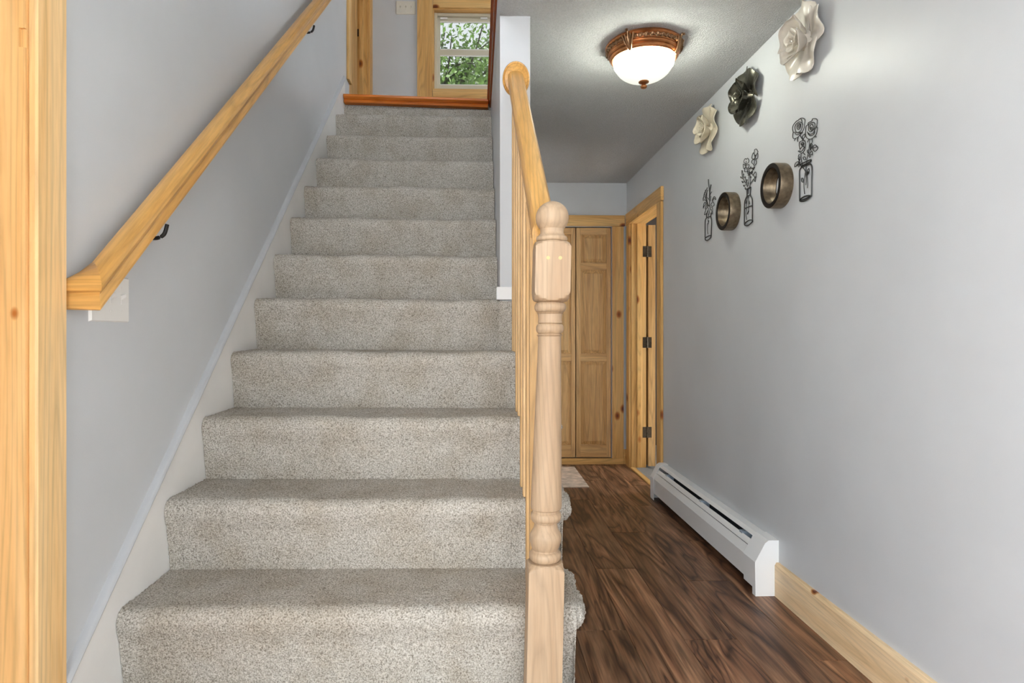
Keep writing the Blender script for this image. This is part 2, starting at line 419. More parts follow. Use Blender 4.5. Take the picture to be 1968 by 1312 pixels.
# ------------------------------------------------------------------ dimensions
XL, XR = -0.905, 1.265           # side walls
YB, YU = 5.27, 5.30              # hall end wall, upstairs end wall
ZC = 2.382                       # hall ceiling
ZU, ZT = 2.69, 5.05              # upstairs floor and ceiling
PX0, PX1 = 0.09, 0.212           # partition between stairs and hall
PY = 2.515                       # front end of the partition
R_, T_, Y0 = 0.2072, 0.2382, 1.339 - 0.012   # rise, run, first nosing
LAND_Y = Y0 + 12 * T_ + 0.02

# ------------------------------------------------------------------ shell
def holed(axis, a0, a1, u0, u1, z0, z1, holes):
    """wall slab between a0..a1 on axis, u the other horizontal axis; holes = (u0,u1,z0,z1)"""
    mb = MB()
    us = sorted({u0, u1, *[h[0] for h in holes], *[h[1] for h in holes]})
    zs = sorted({z0, z1, *[h[2] for h in holes], *[h[3] for h in holes]})
    us = [u for u in us if u0 <= u <= u1]; zs = [z for z in zs if z0 <= z <= z1]
    for i in range(len(us) - 1):
        for j in range(len(zs) - 1):
            cu, cz = (us[i] + us[i + 1]) / 2, (zs[j] + zs[j + 1]) / 2
            if any(h[0] < cu < h[1] and h[2] < cz < h[3] for h in holes): continue
            if axis == 'X': mb.box(a0, a1, us[i], us[i + 1], zs[j], zs[j + 1])
            else: mb.box(us[i], us[i + 1], a0, a1, zs[j], zs[j + 1])
    return mb
def struct(mb, name, m, **k):
    return mb.build(name, m, kind='structure', **k)

D4 = (4.43, 5.19, ZU, 4.76)         # doorway upstairs in the left wall
D2 = (4.31, 5.125, 0.0, 2.035)      # doorway in the right wall
D3 = (0.53, 1.137, 0.05, 2.01)      # closet
W1 = (-0.385, 0.40, 3.165, 3.865)   # upstairs window
WL0, WR0 = 0.20, -0.25                # where the hall walls begin
struct(holed('X', XL - 0.12, XL, WL0, YU, -0.1, ZT, [D1, D4]), 'wall_left', M['wall'])
struct(holed('X', XR, XR + 0.12, WR0, YB, -0.1, ZC, [D2]), 'wall_right', M['wall'])
struct(holed('Y', YB, YB + 0.12, PX1, XR + 0.12, -0.1, ZC, [D3]), 'wall_back', M['wall'])
struct(MB().box(PX0, PX1, PY, YB, -0.1, ZC), 'wall_stair', M['wall'])
struct(holed('Y', YU, YU + 0.12, XL - 0.12, RX, ZU, ZT, [W1]), 'wall_upper_back', M['wall'])
struct(holed('X', RX, RX + 0.12, FRONT_Y, YU + 0.12, ZC, ZT, UP_LIGHT_HOLES), 'wall_upper_right', M['wall'])
struct(MB().box(-RX, XL - 0.12, WL0, WL0 + 0.12, -0.1, ZT), 'wall_living_left', M['wall'])
struct(MB().box(XR + 0.12, RX, WR0, WR0 + 0.12, -0.1, ZC), 'wall_living_right', M['wall'])
struct(holed('X', -RX - 0.12, -RX, FRONT_Y, WL0 + 0.12, -0.1, ZT, LEFT_LIGHT_HOLES), 'wall_living_end_left', M['wall'])
struct(holed('X', RX, RX + 0.12, FRONT_Y, WR0 + 0.12, -0.1, ZC, RIGHT_LIGHT_HOLES), 'wall_living_end_right', M['wall'])
struct(holed('Y', FRONT_Y - 0.12, FRONT_Y, -RX - 0.12, RX + 0.12, -0.1, ZT, FRONT_LIGHT_HOLES), 'wall_front', M['wall'])
struct(MB().box(PX0, RX, FRONT_Y, YU, ZC + 0.015, ZU), 'floor_upper', M['wall'])
struct(MB().box(XL, PX0, LAND_Y + 0.03, YU, ZU - 0.28, ZU), 'floor_landing', M['carpet'])
struct(MB().box(PX0, RX, FRONT_Y, YB, ZC, ZC + 0.015), 'ceiling', M['popcorn'])
struct(MB().box(-RX - 0.12, RX + 0.12, FRONT_Y - 0.12, YU + 0.12, ZT, ZT + 0.1), 'ceiling_upper', M['popcorn'])
struct(MB().box(-RX, XL - 0.001, FRONT_Y, WL0, -0.1, 0.0).box(XR + 0.001, RX, FRONT_Y, WR0, -0.1, 0.0).box(XL, XR, FRONT_Y, -1.32, -0.1, 0.0), 'floor_living', M['carpet'])  # unseen floor given pale carpet to bounce light upward

# floor: every plank is a piece of its own
FY = -1.3
fl = struct(MB().box(XL, XR, FY, YB, -0.1, -0.011), 'floor', M['slate'])
ROOT[fl.name] = Vector((0, 0, 0))
PW, PL = 0.192, 1.22
xe = [0.36 + PW * k for k in range(-7, 6)]
for ci, xa in enumerate(xe):
    x0, x1 = max(xa, XL), min(xa + PW, XR)
    if x1 - x0 < 0.01: continue
    off = (2.31 if abs(xa - 0.36) < 1e-6 else 2.31 + ((ci * 0.437) % 1.0) * PL)
    ya = off - 4 * PL
    while ya < YB:
        y0, y1 = max(ya, FY), min(ya + PL, YB)
        if x1 <= 0.17: y1 = min(y1, 1.36)
        if y1 - y0 > 0.02:
            g = 0.0006
            MB().box(x0 + g, x1 - g, y0 + g, y1 - g, -0.011, 0.0).build('floor_plank', M['walnut'], fl, bevel=0.0012)
        ya += PL

# rooms behind the two visible doorways (closed boxes, seen only through the gaps)
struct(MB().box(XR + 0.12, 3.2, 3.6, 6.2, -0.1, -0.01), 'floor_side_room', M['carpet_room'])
struct(MB().box(XR + 0.12, 3.2, 3.5, 3.6, -0.1, ZC).box(XR + 0.12, 3.2, 6.2, 6.3, -0.1, ZC).box(XR, XR + 0.12, YB, 6.3, -0.1, ZC), 'wall_side_room', M['room_shade'])
struct(holed('X', 3.2, 3.3, 3.5, 6.3, -0.1, ZC, SIDE_ROOM_LIGHT_HOLES), 'wall_side_room_end', M['room_shade'])
struct(MB().box(XR, 3.3, 3.5, 6.3, ZC + 0.016, ZC + 0.05), 'ceiling_side_room', M['popcorn'])
struct(MB().box(0.45, 1.2, YB + 0.12, YB + 0.14, -0.1, ZC), 'wall_closet', M['dark'])  # added backing against sky leaks, gap shade put into its near-black colour

# ------------------------------------------------------------------ stairs
NS = 12
def tilt(v):
    v = v.copy(); v[:, 2] -= 0.006 * (v[:, 0] + 0.4); return v
st = thing('staircase', (-0.35, Y0, 0), 'straight staircase covered in beige grey speckled carpet', 'staircase')
# core under the carpet
def core_poly(i0, i1):
    p = []
    for i in range(i0, i1 + 1):
        y = Y0 + i * T_ + 0.042
        p += [(y, max(0.0, i * R_ - 0.008)), (y, (i + 1) * R_ - 0.009)]
    p.append((min(Y0 + (i1 + 1) * T_ + 0.042, PY - 0.002) if i1 == 4 else Y0 + (i1 + 1) * T_ + 0.042, (i1 + 1) * R_ - 0.009))
    return p
cm = MB()
a = core_poly(0, 4); cm.prism(a + [(a[-1][0], 0.0)], 'X', XL + 0.014, PX1)
b_ = core_poly(5, 11); cm.prism(b_ + [(b_[-1][0], b_[-1][1] - 0.4), (b_[0][0], b_[0][1] - 0.2)], 'X', XL + 0.014, PX0 - 0.006)
cv = tilt(np.array(cm.v))
mk('step_core', cv, cm.f, M['slate'], st)

def grid_faces(nu, nv):
    i = np.arange(nu - 1)[:, None] * nv + np.arange(nv - 1)[None, :]
    i = i.ravel()
    return np.stack([i, i + 1, i + nv + 1, i + nv], 1)
def fuzz(v, nu, nv, amp):
    g = v.reshape(nu, nv, 3)
    du = np.gradient(g, axis=0); dv = np.gradient(g, axis=1)
    n = np.cross(du, dv); n /= np.linalg.norm(n, axis=2, keepdims=True) + 1e-9
    return g, n
GS = 0.0062
def resample(poly, step):
    P = np.array(poly); d = np.linalg.norm(np.diff(P, axis=0), axis=1); s = np.concatenate([[0], np.cumsum(d)])
    k = max(2, int(s[-1] / step)); q = np.linspace(0, s[-1], k)
    return np.stack([np.interp(q, s, P[:, 0]), np.interp(q, s, P[:, 1])], 1)
def step_profile(i):
    y, z0, z1 = Y0 + i * T_, i * R_, (i + 1) * R_
    p = [(y + 0.034, z0 - 0.002 if i else 0.0), (y + 0.030, z0 + 0.03), (y + 0.014, z1 - 0.085), (y + 0.004, z1 - 0.055)]
    rr = 0.034
    for k in range(9):
        a = math.radians(190 - k * 100 / 8)
        p.append((y + rr + rr * math.cos(a), z1 - rr + rr * math.sin(a)))
    if i < NS: p.append((y + T_ + 0.036, z1))
    return p
for i in range(NS + 1):
    x1 = 0.2465 if i <= 4 else PX0 - 0.004
    prof = step_profile(i)
    if i == 12: prof = [p for p in prof if p[1] < ZU - 0.066]
    if i == 5:                                   # the nosing of this step runs on in front of the partition end
        pass
    P = resample(prof, GS)
    xs = np.arange(XL + 0.013, x1 + GS / 2, GS)
    V = np.zeros((len(P), len(xs), 3))
    V[:, :, 0] = xs[None, :]; V[:, :, 1] = P[:, 0][:, None]; V[:, :, 2] = P[:, 1][:, None]
    nu, nv = V.shape[:2]
    g, n = fuzz(V.reshape(-1, 3), nu, nv, 0)
    nr = rng.normal(0, 1, (nu, nv)) * 0.0011
    ph = rng.uniform(0, 6.28, 4)
    X = V[:, :, 0]; S = np.linspace(0, 1, nu)[:, None]
    wav = 0.0022 * np.sin(X * 9 + ph[0] + S * 3) + 0.0016 * np.sin(X * 23 + ph[1] - S * 5)
    wav *= np.sin(np.pi * np.clip(S, 0, 1))
    V2 = g + n * (nr + wav)[:, :, None] * -1
    mk('carpeted_step', tilt(V2.reshape(-1, 3)), grid_faces(nu, nv), M['carpet'], st, smooth=True)
    if i <= 5:                                   # carpet wrapped over the open end of the tread
        y, z1 = Y0 + i * T_, (i + 1) * R_
        ya, yb = y + 0.004, (y + T_ + 0.034 if i < 5 else PY + 0.003)
        xa = 0.205 if i < 5 else PX0 - 0.02
        rr = 0.033
        xo = 0.243
        L = np.linspace(0, 1, max(8, int((yb - ya) / 0.005)))
        A = np.linspace(math.radians(100), math.radians(-105), 30)
        W = np.zeros((len(L), len(A), 3))
        for k, t in enumerate(L):
            yy = ya + (yb - ya) * t
            e = min(1.0, (yy - ya) / 0.03); sc = math.sqrt(max(0.02, 1 - (1 - e) ** 2))
            lump = 1 + 0.10 * math.sin(yy * 41 + i * 2.1) + 0.08 * math.sin(yy * 97 + i)
            W[k, :, 0] = xo + rr * sc * lump * np.cos(A) * 1.1
            W[k, :, 1] = yy
            W[k, :, 2] = z1 - rr + rr * sc * np.sin(A) * 1.02
        if i == 5:
            W = None
        if W is not None:
            nu, nv = W.shape[:2]
            g, n = fuzz(W.reshape(-1, 3), nu, nv, 0)
            W = g + n * (rng.normal(0, 1, (nu, nv)) * 0.0016)[:, :, None]
            mk('carpet_edge', tilt(W.reshape(-1, 3)), grid_faces(nu, nv), M['carpet'], st, smooth=True)
            # riser side fold
            zz = np.arange(i * R_, z1 - 0.02, 0.006); dd = np.arange(0, 0.05, 0.006)
            Q = np.zeros((len(zz), len(dd), 3))
            Q[:, :, 0] = 0.2455; Q[:, :, 1] = y + 0.006 + dd[None, :]; Q[:, :, 2] = zz[:, None]
            Q[:, 0, 0] -= 0.002
            Q += rng.normal(0, 1, Q.shape) * 0.0012
            mk('carpet_edge', tilt(Q.reshape(-1, 3)), grid_faces(len(zz), len(dd)), M['carpet'], st, smooth=True)
    if i == 5:
        # short piece of nosing between partition end and open side
        keep = [p for p in step_profile(5) if p[0] < PY - 0.001]
        P = resample(step_profile(5)[:10], GS)
        P[:, 0] = np.minimum(P[:, 0], PY - 0.002)
        xs = np.arange(PX0 - 0.004, 0.236, GS)
        V = np.zeros((len(P), len(xs), 3)); V[:, :, 0] = xs[None, :]; V[:, :, 1] = P[:, 0][:, None] - 0.012; V[:, :, 2] = P[:, 1][:, None]
        V[:, :, 1] += rng.normal(0, 1, V.shape[:2]) * 0.001
        mk('carpeted_step', tilt(V.reshape(-1, 3)), grid_faces(*V.shape[:2]), M['carpet'], st, smooth=True)

# skirt board and its cap on the left wall
def capz(y): return 0.392 + 0.8705 * (y - 1.42)
YS0, YS1 = 1.377, 4.235
struct(MB().prism([(YS0, 0.0), (1.5, 0.0), (YS1, 2.40), (YS1, capz(YS1) - 0.012), (YS0, capz(YS0) - 0.012)], 'X', XL, XL + 0.012), 'trim_stair_skirt', M['skirt'])
cp = []
for k in range(7):
    a = math.radians(-90 + 30 * k)
    cp.append((0.004 + 0.017 * math.cos(a), 0.014 * math.sin(a)))
cap = MB(); vs = []
for y in (YS0, YS1):
    vs += [(XL + 0.0, y, capz(y) - 0.002 - 0.028)] + [(XL + dx, y - 0.014 * math.sin(SL) * 0, capz(y) - 0.016 + dz) for dx, dz in cp] + [(XL, y, capz(y))]
n = len(cp) + 2
cap.add(vs, [[k, k + 1, n + k + 1, n + k] for k in range(n - 1)] + [list(range(n)), list(range(n, 2 * n))[::-1]])
struct(cap, 'trim_stair_cap', M['cap'], smooth=True)

# landing nosing of stained wood and the stained edge along the stairwell
ln_prof = [(0.0, 0.0), (-0.012, 0.002), (-0.018, 0.014), (-0.012, 0.022), (-0.022, 0.026), (-0.034, 0.036), (-0.034, 0.047), (-0.024, 0.054), (0.03, 0.054), (0.03, 0.0)]
nose = MB(); vs = []
for x, dz in ((XL + 0.014, 0.012), (PX0 - 0.02, -0.012)):
    vs += [(x, LAND_Y - 0.005 + p[0], ZU - 0.058 + dz + p[1]) for p in ln_prof]
n = len(ln_prof)
nose.add(vs, [[k, (k + 1) % n, n + (k + 1) % n, n + k] for k in range(n)] + [list(range(n))[::-1], list(range(n, 2 * n))])
tag(nose.build('stair_nosing', M['stain_x'], smooth=True, sharp=30), 'orange stained wooden nosing across the top of the stairs', 'moulding')
edge = MB(); vs = []
for y in (FRONT_Y + 0.01, LAND_Y + 0.02):
    vs += [(PX0 + p[0] * 0.8, y, ZU - 0.058 + p[1]) for p in ln_prof]
edge.add(vs, [[k, (k + 1) % n, n + (k + 1) % n, n + k] for k in range(n)] + [list(range(n))[::-1], list(range(n, 2 * n))])
tag(edge.build('stairwell_edge_trim', M['stain_y'], smooth=True, sharp=30), 'dark stained wooden trim along the stairwell edge of the upper floor', 'moulding')
# white base piece around the partition end
struct(MB().box(PX0 - 0.014, PX1 + 0.01, PY - 0.014, PY, 1.238, 1.290).box(PX0 - 0.014, PX0, PY, PY + 0.02, 1.238, 1.290), 'baseboard_partition', M['white_trim'], bevel=0.002)

# ------------------------------------------------------------------ balustrade
NX, NY = 0.172, 1.528             # newel axis at mid height
HW = 0.0425
bal = thing('stair_balustrade', (0.16, NY, 0.2), 'pale oak stair balustrade with ball top newel post beside the hallway', 'balustrade')
# turned from square stock: radius = min(square, turning profile)
def zpx(y): return CAM_Z + (PPY - y) * (NY - 0.01) / F_PX
prof = []
def pp(y, r): prof.append((zpx(y), r))
prof.append((0.2045, 0.2)); pp(1096, 0.2); pp(1092, 0.06); pp(1087, 0.051); pp(1083, 0.0445); pp(1081, 0.041)
for k in range(9):
    a = math.radians(-80 + 20 * k); pp(1070 - 10.5 * math.sin(a), 0.029 + 0.0105 * math.cos(a))
pp(1058, 0.0305); pp(1056, 0.032)
for k in range(11):
    t = k / 10; pp(1054 - 46 * t, 0.0335 + 0.0055 * math.sin(math.pi * min(1, t * 1.25)) - 0.006 * max(0, (t - 0.55)) / 0.45)
pp(1006, 0.028); pp(1004, 0.033)
for k in range(7):
    a = math.radians(-75 + 25 * k); pp(994 - 9 * math.sin(a), 0.0315 + 0.0065 * math.cos(a))
pp(983, 0.0335); pp(981, 0.0335); pp(979, 0.037); pp(974, 0.0385)
for k in range(1, 15):
    t = k / 14; pp(974 - 325 * t, 0.0385 - 0.0105 * t ** 0.9)
pp(646, 0.0285); pp(644, 0.0315)
for k in range(7):
    a = math.radians(-80 + 160 / 6 * k); pp(631 - 10 * math.sin(a), 0.0255 + 0.0085 * math.cos(a))
pp(620, 0.0300); pp(612, 0.0285); pp(603, 0.030); pp(601, 0.033)
for k in range(7):
    a = math.radians(-80 + 160 / 6 * k); pp(590 - 10 * math.sin(a), 0.029 + 0.0100 * math.cos(a))
pp(579, 0.0375); pp(577.5, 0.042); pp(574, 0.049); pp(568, 0.055); pp(562, 0.062); pp(561, 0.2)
pp(476, 0.2); pp(475, 0.062); pp(471, 0.054); pp(467, 0.047); pp(464, 0.0405)
for k in range(7):
    a = math.radians(-80 + 160 / 6 * k); pp(457.5 - 5.5 * math.sin(a), 0.0325 + 0.006 * math.cos(a))
pp(450, 0.031); pp(446, 0.0285); pp(443, 0.0285)
zc_ = zpx(416.5); rb = 0.0405
for k in range(15):
    a = math.radians(-44 + k * 134 / 14 if k < 14 else 89); prof.append((zc_ + rb * math.sin(a), rb * math.cos(a)))
SEG = 64
def newel_x(z): return 0.160 + 0.021 * (z - 0.3)
nv_ = []; nf = []
for z, r in prof:
    for k in range(SEG):
        a = 2 * math.pi * k / SEG
        q = HW / max(abs(math.cos(a)), abs(math.sin(a)))
        rr = min(q, r)
        nv_.append((newel_x(z) + rr * math.cos(a), NY + rr * math.sin(a), z))
for i in range(len(prof) - 1):
    for k in range(SEG):
        nf.append([i * SEG + k, i * SEG + (k + 1) % SEG, (i + 1) * SEG + (k + 1) % SEG, (i + 1) * SEG + k])
nf += [list(range(SEG))[::-1], [(len(prof) - 1) * SEG + k for k in range(SEG)]]
newel = mk('newel_post', nv_, nf, M['oak_pale'], bal, smooth=True, sharp=28)
M['plug'] = plain('oak_plug', (0.62, 0.45, 0.20), 0.5)
for dx in (-0.0125, 0.0165):
    z = zpx(498)
    MB().lathe([(0.0045, -0.001), (0.0045, 0.0012), (0.003, 0.0016)], (newel_x(z) + dx, NY - HW - 0.0003, z), seg=12, axis='Y').build('screw_plug', M['plug'], newel)

# sloping rail
rA = Vector((0.168, NY + HW - 0.01, 1.345)); rB = Vector((0.152, PY - 0.016, 2.118))
hp = [(-0.022, -0.032), (0.022, -0.032), (0.029, -0.022), (0.0315, 0.004), (0.030, 0.018), (0.023, 0.028), (0.010, 0.032), (-0.010, 0.032), (-0.023, 0.028), (-0.030, 0.018), (-0.0315, 0.004), (-0.029, -0.022)]
def sweep_rail(stations, prof):
    mb = MB(); n = len(prof); vs = []
    for org, ax, up in stations: vs += [org + ax * p[0] + up * p[1] for p in prof]
    fs = []
    for s in range(len(stations) - 1): fs += [[s * n + k, s * n + (k + 1) % n, (s + 1) * n + (k + 1) % n, (s + 1) * n + k] for k in range(n)]
    fs += [list(range(n))[::-1], [(len(stations) - 1) * n + k for k in range(n)]]
    return mb.add(vs, fs)
up = Vector((0, 0, 1.0 / math.cos(SL) * 0.86))
sweep_rail([(rA, Vector((1, 0, 0)), up), (rB, Vector((1, 0, 0)), up)], hp).build('handrail', M['oak_rail'], bal, smooth=True, sharp=32)
rz = lambda y: rA.z + (rB.z - rA.z) * (y - rA.y) / (rB.y - rA.y)
# oval rosette on the partition end
ros = MB(); seg = 40; vs = []
rp = [(1.0, 0.0), (1.0, -0.010), (0.965, -0.013), (0.90, -0.012), (0.87, -0.010), (0.84, -0.014), (0.6, -0.016), (0.0, -0.016)]
for sr, dy in rp[:-1]:
    for k in range(seg):
        a = 2 * math.pi * k / seg
        vs.append((0.1545 + 0.0545 * sr * math.cos(a), PY + dy, 2.126 + 0.071 * sr * math.sin(a)))
ros.add(vs, [[i * seg + k, i * seg + (k + 1) % seg, (i + 1) * seg + (k + 1) % seg, (i + 1) * seg + k] for i in range(len(rp) - 2) for k in range(seg)] + [[(len(rp) - 2) * seg + k for k in range(seg)]])
ros.build('rosette', M['oak_rail'], bal, smooth=True, sharp=40)
# square balusters, two to a tread
for i in range(1, 5):
    for k in range(2):
        y = Y0 + i * T_ + 0.050 + k * T_ / 2
        if i == 4 and k == 1: y -= 0.012
        x = 0.150
        hw = 0.016
        z0 = (i + 1) * R_ - 0.002; z1 = rz(y) - 0.028
        MB().add([(x - hw, y - hw, z0), (x + hw, y - hw, z0), (x + hw, y + hw, z0), (x - hw, y + hw, z0),
                  (x - hw, y - hw, z1 - hw * 0.87), (x + hw, y - hw, z1 - hw * 0.87), (x + hw, y + hw, z1 + hw * 0.87), (x - hw, y + hw, z1 + hw * 0.87)],
                 [[3, 2, 1, 0], [4, 5, 6, 7], [0, 1, 5, 4], [1, 2, 6, 5], [2, 3, 7, 6], [3, 0, 4, 7]]).build('baluster', M['oak_bal'], bal, bevel=0.002)

# ------------------------------------------------------------------ wall handrail
wr = thing('wall_handrail', (XL, 1.40, 1.19), 'golden oak handrail climbing the grey wall beside the stairs', 'handrail')
# profile: first coordinate outward from the wall, second up
wp = [(-0.020, -0.034), (0.020, -0.034), (0.024, -0.030), (0.024, -0.024), (0.019, -0.018), (0.0165, -0.008), (0.020, 0.000), (0.027, 0.006), (0.029, 0.014), (0.026, 0.024), (0.018, 0.031), (0.006, 0.034),
      (-0.006, 0.034), (-0.018, 0.031), (-0.026, 0.024), (-0.029, 0.014), (-0.027, 0.006), (-0.020, 0.000), (-0.0165, -0.008), (-0.019, -0.018), (-0.024, -0.024), (-0.024, -0.030)]
RC = Vector((XL + 0.062, 1.405, 1.188))          # mitre point
slope = 0.848
d1 = Vector((0, 1, slope)).normalized()
upn = Vector((0, -d1.z, d1.y)) * 0.92
LIFT = 0.022
end = RC + Vector((0, 0, LIFT)) + Vector((0, 1, slope)) * 2.55
n = len(wp)
rfs = [[k, (k + 1) % n, n + (k + 1) % n, n + k] for k in range(n)] + [list(range(n))[::-1], list(range(n, 2 * n))]
st0 = []
for a, b in wp:                                  # cut the sloping rail on the vertical 45 degree mitre plane
    q = RC + Vector((a, 0, LIFT)) + upn * b
    st0.append(q + d1 * ((RC.y - a - q.y) / d1.y))
st1 = [end + Vector((a, 0, 0)) + upn * b for a, b in wp]
MB().add(st0 + st1, rfs).build('rail', M['oak_rail'], wr, smooth=True, sharp=30)
vsA = list(st0)                                   # the return is cut on the same plane
vsB = [Vector((XL + 0.0005, RC.y - a, RC.z + b)) for a, b in wp]
MB().add(vsB + vsA, rfs).build('rail_return', M['oak_x'], wr, smooth=True, sharp=30)
for px, py in ((310, 452), (598, 60)):
    b0 = onX(px, py, XL + 0.045)
    b0.z += 0.008
    br = MB()
    br.lathe([(0.016, 0.0), (0.016, 0.004), (0.010, 0.007)], (XL, b0.y, b0.z - 0.012), seg=16, axis='X')
    br.tube(smooth_line([(XL + 0.004, b0.y, b0.z - 0.012), (XL + 0.03, b0.y, b0.z - 0.016), (XL + 0.052, b0.y, b0.z - 0.006), (XL + 0.06, b0.y + 0.002, b0.z + 0.022)], 5), 0.0055, 8)
    br.build('bracket', M['black'], wr, smooth=True)

# ------------------------------------------------------------------ switch plates
def switch_plate(name, org, u, nrm, n_gang, label, m, toggles=True):
    """org centre on the wall, u horizontal unit on wall, nrm outward"""
    u = Vector(u); nrm = Vector(nrm); z = Vector((0, 0, 1)); org = Vector(org)
    W = 0.114 + (n_gang - 1) * 0.046 - 0.046 + 0.003 + 0.001; W = 0.0695 + (n_gang - 1) * 0.0462; Hh = 0.1143
    t = thing(name, org, label, 'switch plate')
    def bx(mb, cu, cz, w, h, d0, d1, tap=1.0, dz=0.0):
        vs = [org + u * (cu + sx * w / 2 * (tap if d is d1 else 1)) + z * (cz + (dz if d is d1 else 0) + sz * h / 2 * (tap if d is d1 else 1)) + nrm * d for d in (d0, d1) for sx, sz in ((-1, -1), (1, -1), (1, 1), (-1, 1))]
        return mb.add(vs, [[3, 2, 1, 0], [4, 5, 6, 7], [0, 1, 5, 4], [1, 2, 6, 5], [2, 3, 7, 6], [3, 0, 4, 7]])
    bx(MB(), 0, 0, W, Hh, 0, 0.006, 0.95).build('plate', m, t)
    for g in range(n_gang):
        cu = (g - (n_gang - 1) / 2) * 0.0462
        bx(MB(), cu, 0, 0.0105, 0.025, 0.0058, 0.0072, 0.9).build('toggle_slot', m, t)
        bx(MB(), cu, 0.004, 0.0085, 0.011, 0.006, 0.018, 0.75, 0.007 if toggles else -0.007).build('toggle', m, t)
        for dz in (-0.03, 0.03):
            bx(MB(), cu, dz, 0.006, 0.006, 0.006, 0.0066, 0.8).build('screw', M['hinge'] if m is M['almond'] else M['plastic'], t)
    return t
switch_plate('switch_plate', (XL, 1.5585, 1.187), (0, 1, 0), (1, 0, 0), 3, 'white switch plate on the wall tucked behind the handrail end', M['plastic'])
M['ivory_plate'] = plain('ivory_plastic', (0.72, 0.68, 0.58), 0.35)
switch_plate('switch_plate', (onY(780, 0, YU).x, YU, onY(780, 28, YU).z + 0.057), (1, 0, 0), (0, -1, 0), 3, 'ivory switch plate on the upstairs wall beside the window', M['ivory_plate'])

# ------------------------------------------------------------------ doors and casings
def part_box(p, name, m, b, bevel=0.0015):
    return MB().box(*b).build(name, m, p, bevel=bevel)
# door_1: doorway in the left wall next to the camera
d = thing('door_1', (XL, 1.29, 0), kind='structure')
part_box(d, 'casing', M['pine_clear'], (XL, XL + 0.019, 1.281, 1.375, 0, 2.16), 0.004)
part_box(d, 'casing', M['pine_clear'], (XL, XL + 0.019, 0.335, 0.43, 0, 2.16), 0.004)
part_box(d, 'head_casing', M['pine_y'], (XL, XL + 0.019, 0.432, 1.279, 2.065, 2.16), 0.004)
jb = MB()
JY = 1.274
zn0, zn1 = onX(50, 92, XL).z, onX(50, 55, XL).z
jb.box(XL - 0.12, XL - 0.012, JY, 1.295, 0, 2.07)
for za, zb in ((0, zn0), (zn1, 2.07)): jb.box(XL - 0.012, XL + 0.0, JY, 1.295, za, zb)
jb.box(XL - 0.012, XL, JY + 0.006, 1.295, zn0, zn1)
jb.build('jamb', M['pine_clear'], d)
part_box(d, 'jamb', M['pine_clear'], (XL - 0.12, XL, 0.42, 0.44, 0, 2.07))
part_box(d, 'head_jamb', M['pine_y'], (XL - 0.12, XL, 0.44, JY, 2.05, 2.07))
part_box(d, 'door_leaf', M['fir'], (XL - 0.117, XL - 0.082, 0.443, JY - 0.003, 0.008, 2.047))  # unseen closed leaf, added to seal the doorway against outside light

# door_4: upstairs doorway in the left wall
d = thing('door_4', (XL, 4.8, ZU), kind='structure')
part_box(d, 'casing', M['pine'], (XL, XL + 0.019, 4.335, 4.44, 2.86, 4.86), 0.003)
part_box(d, 'casing', M['pine'], (XL, XL + 0.019, 5.18, YU - 0.002, ZU, 4.86), 0.003)
part_box(d, 'head_casing', M['pine_y'], (XL, XL + 0.019, 4.442, 5.178, 4.76, 4.86), 0.003)
part_box(d, 'jamb', M['pine'], (XL - 0.12, XL, 5.168, 5.19, ZU, 4.76))
part_box(d, 'jamb', M['pine'], (XL - 0.12, XL, 4.43, 4.45, ZU, 4.76))
part_box(d, 'door_stop', M['pine'], (XL - 0.068, XL - 0.036, 5.156, 5.168, ZU, 4.76))
part_box(d, 'door_leaf', M['fir'], (XL - 0.118, XL - 0.084, 4.4505, 5.1675, ZU + 0.001, 4.7595))  # closed leaf added to stop sky and sun leaking in upstairs
sp = onY(683, 63, 5.168)
part_box(d, 'strike_plate', M['steel_strike'], (sp.x + 0.012 - 0.015, sp.x + 0.012 + 0.015, 5.1655, 5.168, sp.z - 0.03, sp.z + 0.03), 0)

# door_2: doorway in the right wall, leaf folded right back into the side room
d = thing('door_2', (XR, 4.7, 0), kind='structure')
part_box(d, 'casing', M['pine'], (XR - 0.019, XR, 4.222, 4.318, 0, 2.008), 0.002)
part_box(d, 'casing', M['pine'], (XR - 0.019, XR, 5.113, 5.205, 0, 2.008), 0.002)
part_box(d, 'head_casing', M['pine_y'], (XR - 0.021, XR, 4.212, 5.225, 2.01, 2.108), 0.002)
part_box(d, 'jamb', M['pine'], (XR, XR + 0.122, 5.105, 5.125, 0, 2.03))
part_box(d, 'jamb', M['pine'], (XR, XR + 0.122, 4.31, 4.33, 0, 2.03))
part_box(d, 'head_jamb', M['pine_y'], (XR, XR + 0.122, 4.33, 5.105, 2.01, 2.03))
part_box(d, 'door_stop', M['pine'], (XR + 0.045, XR + 0.078, 5.094, 5.105, 0, 2.01))
part_box(d, 'threshold', M['pine_y'], (XR - 0.012, XR + 0.03, 4.32, 5.10, -0.008, 0.008), 0.003)
part_box(d, 'carpet_strip', M['carpet_room'], (XR + 0.03, XR + 0.13, 4.32, 5.10, -0.1, 0.004), 0)
leaf = part_box(d, 'door_leaf', M['fir'], (XR + 0.140, XR + 0.200, 5.108, 5.83, 0.012, 2.0), 0.002)
for y in (482, 658, 832):
    zc = onX(1245, y, XR).z * 0 + CAM_Z + (PPY - y) / F_PX * 5.1
    h = part_box(d, 'hinge', M['hinge'], (XR + 0.094, XR + 0.124, 5.1025, 5.105, zc - 0.044, zc + 0.044), 0)
    part_box(h, 'hinge_leaf', M['hinge'], (XR + 0.139, XR + 0.168, 5.1055, 5.108, zc - 0.044, zc + 0.044), 0)
    MB().lathe([(0.0075, -0.045), (0.0075, 0.045)], (XR + 0.131, 5.108, zc), seg=12).build('hinge_pin', M['hinge'], h, smooth=True)

